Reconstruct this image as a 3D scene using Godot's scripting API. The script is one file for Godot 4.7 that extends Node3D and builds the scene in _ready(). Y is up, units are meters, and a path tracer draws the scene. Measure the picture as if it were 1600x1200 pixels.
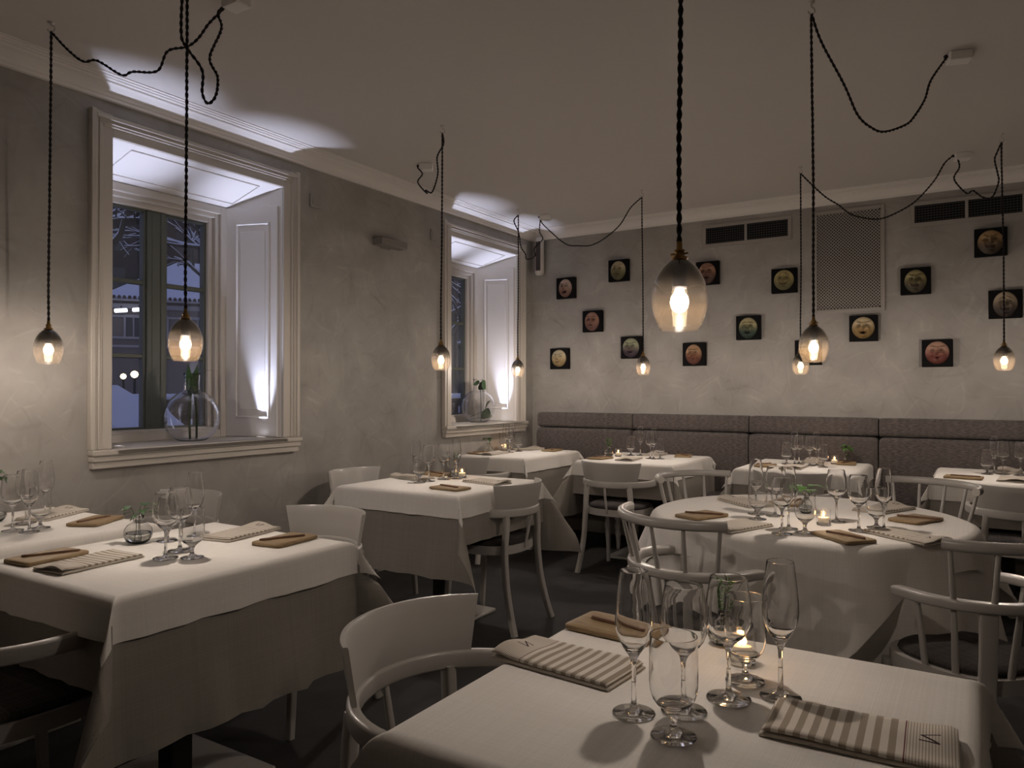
extends Node3D
# A small restaurant at dusk: plastered room, two deep windows, set tables, egg-shaped smoked glass pendants.
# Axes: x runs along the banquette wall, z comes from that wall towards the camera, y is up. The wall corner is the origin.

const CEIL := 2.735
const TOP := 0.745          # height of every laid table
var M := {}
var used := {}
var cache := {}
const SPOT_COLOR := Color(0.84, 0.87, 1.0)
const SPOT_ENERGY := 3.0
const LAMP_COLOR := Color(1.0, 0.937, 0.885)
const LAMP_ENERGY := 0.30

# ------------------------------------------------------------------ mesh building
class MB:
	var st := SurfaceTool.new()
	var g := 0
	var colored := false
	var col := Color.WHITE
	func _init(with_color := false):
		st.begin(Mesh.PRIMITIVE_TRIANGLES)
		colored = with_color
	func v(p: Vector3, uv := Vector2.ZERO):
		if colored: st.set_color(col)
		st.set_uv(uv)
		st.set_smooth_group(g)
		st.add_vertex(p)
	func tri(a: Vector3, b: Vector3, c: Vector3, ua := Vector2.ZERO, ub := Vector2.ZERO, uc := Vector2.ZERO):
		v(a, ua); v(c, uc); v(b, ub)      # given counter-clockwise from outside, stored clockwise
	func quad(a: Vector3, b: Vector3, c: Vector3, d: Vector3):
		tri(a, b, c); tri(a, c, d)
	func quad_from(a: Vector3, b: Vector3, c: Vector3, d: Vector3, inside: Vector3):
		var n := (b - a).cross(c - a) + (c - a).cross(d - a)
		if n.dot((a + b + c + d) / 4.0 - inside) < 0.0: quad(a, d, c, b)
		else: quad(a, b, c, d)
	func tri_from(a: Vector3, b: Vector3, c: Vector3, inside: Vector3):
		if (b - a).cross(c - a).dot((a + b + c) / 3.0 - inside) < 0.0: tri(a, c, b)
		else: tri(a, b, c)
	func box(c: Vector3, s: Vector3, bev := 0.003, bs := Basis.IDENTITY):
		g = -1
		var h := s / 2.0
		var e := minf(bev, minf(h.x, minf(h.y, h.z)) * 0.9)
		if e <= 0.0002:
			for ax in 3:
				for sg in [-1.0, 1.0]:
					var u := (ax + 1) % 3
					var w := (ax + 2) % 3
					var q := []
					for k in [[-1, -1], [1, -1], [1, 1], [-1, 1]]:
						var p := Vector3.ZERO
						p[ax] = sg * h[ax]; p[u] = k[0] * h[u]; p[w] = k[1] * h[w]
						q.append(c + bs * p)
					quad_from(q[0], q[1], q[2], q[3], c)
			return
		for ax in 3:
			var u := (ax + 1) % 3
			var w := (ax + 2) % 3
			for sg in [-1.0, 1.0]:
				var q := []
				for k in [[-1, -1], [1, -1], [1, 1], [-1, 1]]:
					var p := Vector3.ZERO
					p[ax] = sg * h[ax]; p[u] = k[0] * (h[u] - e); p[w] = k[1] * (h[w] - e)
					q.append(c + bs * p)
				quad_from(q[0], q[1], q[2], q[3], c)
			for s1 in [-1.0, 1.0]:
				for s2 in [-1.0, 1.0]:
					var q := []
					for k in [[0, -1], [0, 1], [1, 1], [1, -1]]:
						var p := Vector3.ZERO
						p[ax] = k[1] * (h[ax] - e)
						p[u] = s1 * (h[u] - (e if k[0] == 1 else 0.0))
						p[w] = s2 * (h[w] - (0.0 if k[0] == 1 else e))
						q.append(c + bs * p)
					quad_from(q[0], q[1], q[2], q[3], c)
		for sx in [-1.0, 1.0]:
			for sy in [-1.0, 1.0]:
				for sz in [-1.0, 1.0]:
					var p := Vector3(sx * h.x, sy * h.y, sz * h.z)
					var o := Vector3(sx * e, sy * e, sz * e)
					tri_from(c + bs * (p - Vector3(0, o.y, o.z)), c + bs * (p - Vector3(o.x, 0, o.z)), c + bs * (p - Vector3(o.x, o.y, 0)), c)
	func rows(P: Array, wrap := false, flip := false, uvs := []):
		# P[i] is a row of points; quads run a=(i,j) b=(i+1,j) c=(i,j+1); outward = (i step) x (j step)
		for i in P.size() - 1:
			var r0: PackedVector3Array = P[i]
			var r1: PackedVector3Array = P[i + 1]
			var n := r0.size()
			for j in (n if wrap else n - 1):
				var k := (j + 1) % n
				var a := Vector2.ZERO; var b := a; var c := a; var d := a
				if uvs.size():
					a = uvs[i][j]; b = uvs[i + 1][j]; c = uvs[i + 1][k]; d = uvs[i][k]
				if flip:
					tri(r0[j], r1[k], r1[j], a, c, b); tri(r0[j], r0[k], r1[k], a, d, c)
				else:
					tri(r0[j], r1[j], r1[k], a, b, c); tri(r0[j], r1[k], r0[k], a, c, d)
	func lathe(prof: Array, seg := 28, at := Vector3.ZERO, uvs := false, squash := 1.0):
		# prof: [radius, height, (smooth group)] with the outer side going up
		var P := []
		var U := []
		for k in prof.size():
			var r := PackedVector3Array()
			var u := PackedVector2Array()
			for j in seg:
				var t := TAU * j / seg
				r.append(at + Vector3(prof[k][0] * cos(t), prof[k][1], prof[k][0] * sin(t) * squash))
				u.append(Vector2(float(j) / seg, float(k) / (prof.size() - 1)))
			P.append(r)
			U.append(u)
		for i in P.size() - 1:
			if prof[i].size() > 2: g = prof[i][2]
			rows([P[i], P[i + 1]], true, false, [U[i], U[i + 1]] if uvs else [])
	func frames(path: PackedVector3Array, up: Vector3) -> Array:
		var F := []
		var n := path.size()
		for i in n:
			var t := (path[mini(i + 1, n - 1)] - path[maxi(i - 1, 0)]).normalized()
			var s := up.cross(t)
			if s.length() < 0.01: s = Vector3(0.3, 0.2, 1).cross(t)
			s = s.normalized()
			F.append([s, t.cross(s).normalized()])
		return F
	func tube(path: PackedVector3Array, rad, sides := 8, caps := true):
		var up := Vector3(0, 1, 0)
		var n := path.size()
		var t0 := (path[1] - path[0]).normalized()
		if absf(t0.y) > 0.9: up = Vector3(1, 0, 0)
		var s := up.cross(t0).normalized()
		var P := []
		for i in n:
			var t := (path[mini(i + 1, n - 1)] - path[maxi(i - 1, 0)]).normalized()
			s = (s - t * s.dot(t)).normalized()
			var b := t.cross(s)
			var r: float = rad[i] if rad is Array or rad is PackedFloat32Array else rad
			var row := PackedVector3Array()
			for j in sides:
				var a := TAU * j / sides
				row.append(path[i] + s * (r * cos(a)) + b * (r * sin(a)))
			P.append(row)
		rows(P, true, true)
		if caps:
			var sg := g
			g = -1
			for j in sides:
				tri_from(path[0], P[0][j], P[0][(j + 1) % sides], path[1])
				tri_from(path[n - 1], P[n - 1][j], P[n - 1][(j + 1) % sides], path[n - 2])
			g = sg
	func sweep(path: PackedVector3Array, prof: PackedVector2Array, up := Vector3(0, 1, 0), caps := true, scales := [], soft := false):
		# prof: counter-clockwise polygon in (side, up); each of its edges keeps its own smooth group
		var F := frames(path, up)
		var m := prof.size()
		var P := []
		for i in path.size():
			var k: float = scales[i] if scales.size() else 1.0
			var row := PackedVector3Array()
			for q in prof: row.append(path[i] + F[i][0] * (q.x * k) + F[i][1] * (q.y * k))
			P.append(row)
		for j in m:
			g = 0 if soft else j + 1
			for i in path.size() - 1:
				quad(P[i][j], P[i][(j + 1) % m], P[i + 1][(j + 1) % m], P[i + 1][j])
		if caps:
			g = -1
			var ix := Geometry2D.triangulate_polygon(prof)
			for e in [[0, 1], [path.size() - 1, path.size() - 2]]:
				for q in range(0, ix.size(), 3):
					tri_from(P[e[0]][ix[q]], P[e[0]][ix[q + 1]], P[e[0]][ix[q + 2]], path[e[1]])
	func prism(poly: PackedVector2Array, y0: float, y1: float, xf := Transform3D.IDENTITY, smooth := 0):
		# poly in (x, z), extruded along y
		var ix := Geometry2D.triangulate_polygon(poly)
		var mid := xf * Vector3(0, (y0 + y1) / 2.0, 0)
		g = -1
		for q in range(0, ix.size(), 3):
			for y in [y0, y1]:
				var c := xf * Vector3(poly[ix[q]].x, (y0 + y1) / 2.0, poly[ix[q]].y)
				tri_from(xf * Vector3(poly[ix[q]].x, y, poly[ix[q]].y), xf * Vector3(poly[ix[q + 1]].x, y, poly[ix[q + 1]].y), xf * Vector3(poly[ix[q + 2]].x, y, poly[ix[q + 2]].y), c)
		g = smooth if smooth else -1
		var area := 0.0
		for k in poly.size(): area += poly[k].cross(poly[(k + 1) % poly.size()])
		for k in poly.size():
			var a := poly[k]
			var b := poly[(k + 1) % poly.size()]
			var n := (b - a).orthogonal() * (1.0 if area < 0 else -1.0)
			var inn := xf * Vector3((a.x + b.x) / 2.0 - n.x, (y0 + y1) / 2.0, (a.y + b.y) / 2.0 - n.y)
			quad_from(xf * Vector3(a.x, y0, a.y), xf * Vector3(b.x, y0, b.y), xf * Vector3(b.x, y1, b.y), xf * Vector3(a.x, y1, a.y), inn)
	func done() -> ArrayMesh:
		st.generate_normals()
		return st.commit()

func rrect(w: float, h: float, r: float, n := 4) -> PackedVector2Array:
	var o := PackedVector2Array()
	for q in 4:
		var c := Vector2((w / 2 - r) * (1 if q == 0 or q == 3 else -1), (h / 2 - r) * (1 if q < 2 else -1))
		for k in n + 1: o.append(c + Vector2.from_angle(PI / 2 * q + PI / 2 * k / n) * r)
	return o

func pts(a: Array) -> PackedVector3Array:
	var o := PackedVector3Array()
	for p in a: o.append(p if p is Vector3 else Vector3(p[0], p[1], p[2]))
	return o

func smooth(p: PackedVector3Array, step: float) -> PackedVector3Array:
	var o := PackedVector3Array()
	var n := p.size()
	for i in n - 1:
		var a := p[maxi(i - 1, 0)]
		var d := p[mini(i + 2, n - 1)]
		var m := maxi(1, int(ceil(p[i].distance_to(p[i + 1]) / step)))
		for k in m: o.append(p[i].cubic_interpolate(p[i + 1], a, d, float(k) / m))
	o.append(p[n - 1])
	return o

# ------------------------------------------------------------------ naming
func numbered(called: String) -> String:
	var k: int = used.get(called, 0)
	used[called] = k + 1
	return called if k == 0 else "%s_%03d" % [called, k]

func thing(called: String, label: String, category: String, at := Vector3.ZERO, turn := 0.0, group := "") -> Node3D:
	var o := Node3D.new()
	o.name = numbered(called)
	add_child(o)
	o.position = at
	o.rotation.y = turn
	tag(o, label, category, group)
	return o

func tag(o: Node3D, label: String, category: String, group := ""):
	o.set_meta("label", label)
	o.set_meta("category", category)
	if group: o.set_meta("group", group)

func part(called: String, mesh: Mesh, m: Material, parent: Node3D, label := "", kind := "") -> MeshInstance3D:
	var o := MeshInstance3D.new()
	o.mesh = mesh
	o.material_override = m
	if parent == null:
		o.name = numbered(called)
		add_child(o)
	else:
		o.name = called
		parent.add_child(o, true)
	if label: o.set_meta("label", label)
	if kind: o.set_meta("kind", kind)
	return o

func struct(called: String, mesh: Mesh, m: Material, parent: Node3D = null, label := "") -> MeshInstance3D:
	var o := part(called, mesh, m, parent, label)
	if parent == null: o.set_meta("kind", "structure")
	return o

func dup(src: Node3D, called: String, label: String, at: Vector3, turn := 0.0, group := "") -> Node3D:
	var o: Node3D = src.duplicate()
	o.name = numbered(called)
	add_child(o)
	o.position = at
	o.rotation.y = turn
	o.set_meta("label", label)
	if group: o.set_meta("group", group)
	return o

func heading(dx: float, dz: float) -> float:      # turn that brings local +z to that direction
	return atan2(dx, dz)

# ------------------------------------------------------------------ materials
func mat(key: String, c: Color, rough := 0.8, metal := 0.0) -> StandardMaterial3D:
	var m := StandardMaterial3D.new()
	m.resource_name = key
	m.albedo_color = c
	m.roughness = rough
	m.metallic = metal
	M[key] = m
	return m

func c8(r: int, g: int, b: int) -> Color: return Color8(r, g, b)

func noise_tex(w: int, h: int, seed_: int, freq: float, ramp: Array, octaves := 4, normal := false, strength := 4.0, kind := FastNoiseLite.TYPE_SIMPLEX_SMOOTH) -> NoiseTexture2D:
	var n := FastNoiseLite.new()
	n.seed = seed_
	n.noise_type = kind
	n.frequency = freq
	n.fractal_octaves = octaves
	var t := NoiseTexture2D.new()
	t.width = w
	t.height = h
	t.seamless = true
	t.noise = n
	t.as_normal_map = normal
	t.bump_strength = strength
	if ramp.size():
		var gr := Gradient.new()
		gr.offsets = PackedFloat32Array(ramp.map(func(x): return x[0]))
		gr.colors = PackedColorArray(ramp.map(func(x): return x[1]))
		t.color_ramp = gr
	return t

func triplanar(m: StandardMaterial3D, scale: Vector3, world := true):
	m.uv1_triplanar = true
	m.uv1_world_triplanar = world
	m.uv1_scale = scale

func woven(w: int, seed_: int, lo: float, hi: float) -> Image:
	# threads of slightly different tone crossing each other
	var r := RandomNumberGenerator.new()
	r.seed = seed_
	var a := PackedFloat32Array()
	var b := PackedFloat32Array()
	for k in w:
		a.append(r.randf()); b.append(r.randf())
	var im := Image.create(w, w, false, Image.FORMAT_L8)
	for y in w:
		for x in w:
			var over := (x + y) % 2 == 0
			var k := (a[x] * (0.6 + 0.4 * a[(x + y / 9) % w]) if over else b[y] * (0.6 + 0.4 * b[(y + x / 9) % w]))
			var q := lerpf(lo, hi, 0.5 * k + 0.25 * r.randf() + 0.12 * a[x] + 0.13 * b[y])
			im.set_pixel(x, y, Color(q, q, q))
	return im

func plaster() -> Image:
	# float-finished plaster: short curved trowel strokes over a soft cloud
	var w := 1024
	var r := RandomNumberGenerator.new()
	r.seed = 77
	var n := FastNoiseLite.new()
	n.seed = 5
	n.frequency = 0.006
	n.fractal_octaves = 4
	var base := n.get_seamless_image(w, w)
	base.convert(Image.FORMAT_L8)
	var d := base.get_data()
	for k in d.size(): d[k] = 150 + int((d[k] - 128) * 0.09)
	for s in 1300:
		var cx := r.randf() * w
		var cy := r.randf() * w
		var rad := r.randf_range(40, 190)
		var a0 := r.randf() * TAU
		var span := r.randf_range(0.25, 0.9)
		var wd := r.randi_range(4, 14)
		var tone := r.randi_range(-8, 8)
		var m := int(rad * span)
		for i in m:
			var t := a0 + span * i / m
			var fade := sin(PI * i / m)
			for q in wd:
				var x := posmod(int(cx + cos(t) * (rad + q)), w)
				var y := posmod(int(cy + sin(t) * (rad + q)), w)
				var ix := y * w + x
				d[ix] = clampi(d[ix] + int(round(tone * fade * sin(PI * (q + 0.5) / wd) * (0.55 + 0.45 * absf(sin(q * 1.3))))), 90, 210)
	return Image.create_from_data(w, w, false, Image.FORMAT_L8, d)

func tinted(im: Image, c: Color, mid := 0.59) -> ImageTexture:
	var o := Image.create(im.get_width(), im.get_height(), false, Image.FORMAT_RGB8)
	var s := im.get_data()
	var d := PackedByteArray()
	d.resize(s.size() * 3)
	for k in s.size():
		var q := s[k] / 255.0 / mid
		d[k * 3] = clampi(int(c.r * q * 255), 0, 255)
		d[k * 3 + 1] = clampi(int(c.g * q * 255), 0, 255)
		d[k * 3 + 2] = clampi(int(c.b * q * 255), 0, 255)
	return ImageTexture.create_from_image(Image.create_from_data(im.get_width(), im.get_height(), false, Image.FORMAT_RGB8, d))

func napkin_print() -> ImageTexture:
	# one end finely pinstriped with an embroidered mark, a red line, then broad cross stripes
	var w := 768
	var h := 400
	var im := Image.create(w, h, false, Image.FORMAT_RGB8)
	var pale := c8(206, 198, 186)
	var grey := c8(150, 138, 122)
	im.fill(pale)
	var split := 200
	for x in range(0, split, 12): im.fill_rect(Rect2i(x, 0, 5, h), c8(160, 149, 134))
	for x in range(split + 34, w, 62): im.fill_rect(Rect2i(x, 0, 30, h), grey)
	im.fill_rect(Rect2i(split, 0, 5, h), c8(96, 38, 40))
	# the mark: two slanted stems joined by a rising stroke
	var ink := c8(52, 30, 34)
	for s in [[Vector2(70, 238), Vector2(140, 234)], [Vector2(140, 234), Vector2(72, 172)], [Vector2(72, 172), Vector2(146, 192)]]:
		for k in 90:
			var p: Vector2 = s[0].lerp(s[1], k / 89.0)
			im.fill_rect(Rect2i(int(p.x) - 3, int(p.y) - 3, 7, 7), ink)
	var r := RandomNumberGenerator.new()
	r.seed = 9
	var dat := im.get_data()
	for k in range(0, dat.size(), 3):
		var q := 0.93 + 0.1 * r.randf()
		for e in 3: dat[k + e] = clampi(int(dat[k + e] * q), 0, 255)
	return ImageTexture.create_from_image(Image.create_from_data(w, h, false, Image.FORMAT_RGB8, dat))

func make_materials():
	var pl := plaster()
	var m := mat("plaster", Color.WHITE, 0.9)
	m.albedo_texture = tinted(pl, c8(152, 147, 141))
	m.heightmap_enabled = true
	m.heightmap_texture = ImageTexture.create_from_image(pl)
	m.heightmap_scale = 0.5
	triplanar(m, Vector3.ONE * 0.42)
	mat("ceiling_paint", c8(204, 198, 191), 0.95)
	mat("cornice_paint", c8(222, 216, 209), 0.9)
	mat("box_paint", c8(226, 222, 216), 0.8)
	mat("trim_paint", c8(182, 175, 165), 0.45)
	mat("window_paint", c8(212, 208, 204), 0.5)
	mat("sash_paint", c8(80, 83, 74), 0.5)
	m = mat("floor", Color.WHITE, 0.75)
	m.albedo_texture = noise_tex(512, 512, 3, 0.02, [[0.0, c8(36, 34, 33)], [1.0, c8(52, 49, 47)]], 5)
	triplanar(m, Vector3.ONE * 0.5)
	var lin := woven(512, 21, 0.555, 0.625)
	var wl := ImageTexture.create_from_image(lin)
	m = mat("linen", Color.WHITE, 0.95)
	m.albedo_texture = tinted(lin, c8(226, 221, 213))
	m.heightmap_enabled = true; m.heightmap_texture = wl; m.heightmap_scale = 0.04
	triplanar(m, Vector3.ONE * 3.0)
	m.rim_enabled = true; m.rim = 0.15
	m = mat("raw_linen", Color.WHITE, 0.95)
	m.albedo_texture = tinted(woven(512, 22, 0.52, 0.66), c8(142, 136, 127))
	m.heightmap_enabled = true; m.heightmap_texture = wl; m.heightmap_scale = 0.05
	triplanar(m, Vector3.ONE * 3.0)
	m = mat("tweed", Color.WHITE, 1.0)
	m.albedo_texture = noise_tex(512, 512, 41, 0.05, [[0.15, c8(58, 52, 50)], [0.5, c8(80, 73, 70)], [0.85, c8(104, 96, 92)]], 3)
	m.heightmap_enabled = true; m.heightmap_texture = wl; m.heightmap_scale = 0.1
	triplanar(m, Vector3(0.9, 7.0, 0.9))
	m.rim_enabled = true; m.rim = 0.2
	m = mat("seat_tweed", Color.WHITE, 1.0)
	m.albedo_texture = tinted(woven(256, 24, 0.1, 1.0), c8(66, 60, 57))
	triplanar(m, Vector3.ONE * 3.4, false)
	m = mat("white_lacquer", c8(176, 171, 164), 0.38)
	m.clearcoat_enabled = true; m.clearcoat = 0.35; m.clearcoat_roughness = 0.2
	mat("white_metal", c8(190, 184, 176), 0.5)
	mat("dark_metal", c8(34, 32, 31), 0.5, 0.2)
	m = mat("oak", Color.WHITE, 0.6)
	m.albedo_texture = noise_tex(256, 256, 31, 0.03, [[0.0, c8(112, 92, 64)], [0.5, c8(142, 119, 86)], [1.0, c8(164, 141, 106)]], 4)
	triplanar(m, Vector3(2.0, 20.0, 26.0), false)
	m = mat("juniper", Color.WHITE, 0.55)
	m.albedo_texture = noise_tex(256, 256, 32, 0.03, [[0.0, c8(92, 66, 48)], [1.0, c8(140, 106, 78)]], 4)
	triplanar(m, Vector3(3.0, 24.0, 26.0), false)
	m = mat("napkin", Color.WHITE, 0.95)
	m.albedo_texture = napkin_print()
	mat("napkin_under", c8(176, 168, 156), 0.95)
	# glass
	m = mat("crystal", Color(1, 1, 1, 0.0), 0.0)
	m.refraction_enabled = true; m.refraction_scale = 0.05; m.metallic_specular = 0.5
	m = mat("thin_glass", Color(1, 1, 1, 0.0), 0.0)
	m.transparency = BaseMaterial3D.TRANSPARENCY_ALPHA
	m = mat("pane", Color(0.85, 0.9, 0.95, 0.03), 0.0)
	m.transparency = BaseMaterial3D.TRANSPARENCY_ALPHA
	m = mat("water", Color(0.96, 0.98, 0.97, 0.0), 0.0)
	m.refraction_enabled = true; m.refraction_scale = 0.033
	m = mat("smoked", Color.WHITE, 0.06)
	m.transparency = BaseMaterial3D.TRANSPARENCY_ALPHA
	var im := Image.create(4, 128, false, Image.FORMAT_RGBA8)
	for y in 128:
		var t := y / 127.0        # 0 at the rim, 1 at the neck
		var a := 0.05 + 0.05 * smoothstep(0.2, 0.45, t) + 0.82 * smoothstep(0.4, 0.76, t)
		var c := Color(0.40, 0.33, 0.24).lerp(Color(0.085, 0.072, 0.058), smoothstep(0.2, 0.6, t))
		c.a = a
		for x in 4: im.set_pixel(x, y, c)
	m.albedo_texture = ImageTexture.create_from_image(im)
	m.texture_repeat = false
	m.metallic_specular = 0.6
	m = mat("bulb", c8(255, 236, 205), 0.3)
	m.emission_enabled = true; m.emission = c8(255, 226, 180); m.emission_energy_multiplier = 7.0
	m = mat("spot_lens", Color.WHITE, 0.3)
	m.emission_enabled = true; m.emission = c8(235, 238, 255); m.emission_energy_multiplier = 6.0
	m = mat("flame", Color.WHITE, 0.5)
	m.emission_enabled = true; m.emission = c8(255, 238, 208); m.emission_energy_multiplier = 4.0
	m = mat("wax", c8(236, 226, 208), 0.6)
	m.emission_enabled = true; m.emission = c8(255, 226, 190); m.emission_energy_multiplier = 0.12
	mat("brass", c8(150, 118, 66), 0.35, 0.9)
	mat("bakelite", c8(40, 34, 30), 0.4)
	mat("cord", c8(30, 25, 24), 0.9)
	mat("leaf", c8(44, 74, 34), 0.5)
	M["leaf"].backlight_enabled = true; M["leaf"].backlight = Color(0.08, 0.14, 0.05)
	mat("fern", c8(70, 112, 40), 0.55)
	M["fern"].backlight_enabled = true; M["fern"].backlight = Color(0.1, 0.2, 0.05)
	mat("stem", c8(62, 74, 34), 0.6)
	mat("plaque", c8(14, 13, 14), 0.75)
	M["plaque"].metallic_specular = 0.25
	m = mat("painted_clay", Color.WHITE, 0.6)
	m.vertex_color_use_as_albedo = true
	mat("grille_paint", c8(148, 142, 135), 0.6)
	mat("dark_void", c8(14, 13, 13), 1.0)
	mat("vent_bar", c8(52, 50, 48), 0.7)
	mat("grey_plastic", c8(120, 114, 108), 0.5)
	mat("speaker_cloth", c8(62, 56, 55), 0.9)
	# outdoors
	m = mat("snow", c8(226, 230, 240), 0.9)
	mat("bark", c8(38, 34, 34), 0.95)
	mat("stucco", c8(112, 102, 96), 0.95)
	mat("dark_stucco", c8(54, 48, 48), 0.95)
	mat("house_trim", c8(150, 146, 146), 0.8)
	mat("dark_glass", c8(26, 28, 34), 0.1)
	mat("roof_tile", c8(70, 54, 50), 0.9)
	mat("car_paint", c8(34, 38, 48), 0.25)
	mat("rubber", c8(20, 20, 20), 0.9)
	mat("fence_wood", c8(62, 44, 34), 0.9)
	m = mat("lit_window", Color.WHITE, 0.5)
	m.emission_enabled = true; m.emission = c8(220, 226, 245); m.emission_energy_multiplier = 0.9
	m = mat("lamp_globe", Color.WHITE, 0.5)
	m.emission_enabled = true; m.emission = c8(255, 226, 170); m.emission_energy_multiplier = 5.0
	m = mat("tube_light", Color.WHITE, 0.5)
	m.emission_enabled = true; m.emission = c8(240, 244, 255); m.emission_energy_multiplier = 3.0

# ------------------------------------------------------------------ room
func make_room():
	var b := MB.new()
	b.box(Vector3(2.8, -0.1, 4.4), Vector3(6.4, 0.2, 9.6), 0)
	struct("floor", b.done(), M.floor)
	b = MB.new()
	b.box(Vector3(2.8, CEIL + 0.1, 4.4), Vector3(6.4, 0.2, 9.6), 0)
	struct("ceiling", b.done(), M.ceiling_paint)
	b = MB.new()
	b.box(Vector3(2.8, 1.37, -0.2), Vector3(6.4, 2.8, 0.4), 0)
	struct("wall_back", b.done(), M.plaster)
	b = MB.new()
	b.box(Vector3(5.8, 1.37, 4.4), Vector3(0.4, 2.8, 8.8), 0)
	struct("wall_right", b.done(), M.plaster)
	b = MB.new()
	b.box(Vector3(2.8, 1.37, 9.0), Vector3(6.4, 2.8, 0.4), 0)
	struct("wall_front", b.done(), M.plaster)
	# the window wall, in pieces round the two openings
	b = MB.new()
	var zs := [-0.0, 0.281, 1.286, 2.966, 4.008, 8.8]
	for k in [0, 2, 4]:
		b.box(Vector3(-0.27, 1.37, (zs[k] + zs[k + 1]) / 2.0), Vector3(0.54, 2.8, zs[k + 1] - zs[k]), 0)
	for k in [1, 3]:
		var zc: float = (zs[k] + zs[k + 1]) / 2.0
		var ln: float = zs[k + 1] - zs[k]
		b.box(Vector3(-0.27, 0.46, zc), Vector3(0.54, 0.98, ln), 0)
		b.box(Vector3(-0.27, 2.627, zc), Vector3(0.54, 0.286, ln), 0)
	struct("wall_left", b.done(), M.plaster)
	# cornice: small steps on the wall, a cove, a shelf and fine lines on the ceiling
	var prof := PackedVector2Array()
	for p in [[0.0, 0.0], [0.022, 0.0], [0.024, 0.012], [0.03, 0.016], [0.036, 0.026], [0.05, 0.04], [0.07, 0.052], [0.09, 0.058], [0.092, 0.066], [0.112, 0.066], [0.114, 0.071], [0.13, 0.071], [0.132, 0.076], [0.15, 0.076], [0.15, 0.085], [0.0, 0.085]]:
		prof.append(Vector2(p[0], p[1]))
	var y0 := 2.655
	var mir := PackedVector2Array()
	for k in prof.size(): mir.append(Vector2(-prof[prof.size() - 1 - k].x, prof[prof.size() - 1 - k].y))
	# side = up x travel: travelling towards +z the side points to +x
	for e in [["trim_1", Vector3(0, y0, 0), Vector3(0, y0, 8.8)], ["trim_2", Vector3(5.6, y0, 0), Vector3(0, y0, 0)], ["trim_3", Vector3(5.6, y0, 8.8), Vector3(5.6, y0, 0)], ["trim_4", Vector3(0, y0, 8.8), Vector3(5.6, y0, 8.8)]]:
		b = MB.new()
		b.sweep(pts([e[1], e[2]]), prof)
		struct(e[0], b.done(), M.cornice_paint)
	for e in [["baseboard_left", Vector3(0.009, 0.05, 4.4), Vector3(0.018, 0.1, 8.8)], ["baseboard_back", Vector3(2.8, 0.05, 0.009), Vector3(5.6, 0.1, 0.018)]]:
		b = MB.new()
		b.box(e[1], e[2], 0.004)
		struct(e[0], b.done(), M.trim_paint)
	window(1, 2.966, 4.008)
	window(2, 0.281, 1.286)

func bars(b: MB, x: float, dx: float, z0: float, z1: float, y0: float, y1: float, w: float, bottom := true):
	# a rectangular frame of bars of width w lying in a plane of constant x
	b.box(Vector3(x, (y0 + y1) / 2, z0 + w / 2), Vector3(dx, y1 - y0, w), 0.003)
	b.box(Vector3(x, (y0 + y1) / 2, z1 - w / 2), Vector3(dx, y1 - y0, w), 0.003)
	b.box(Vector3(x, y1 - w / 2, (z0 + z1) / 2), Vector3(dx, w, z1 - z0 - 2 * w), 0.003)
	if bottom: b.box(Vector3(x, y0 + w / 2, (z0 + z1) / 2), Vector3(dx, w, z1 - z0 - 2 * w), 0.003)

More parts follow.
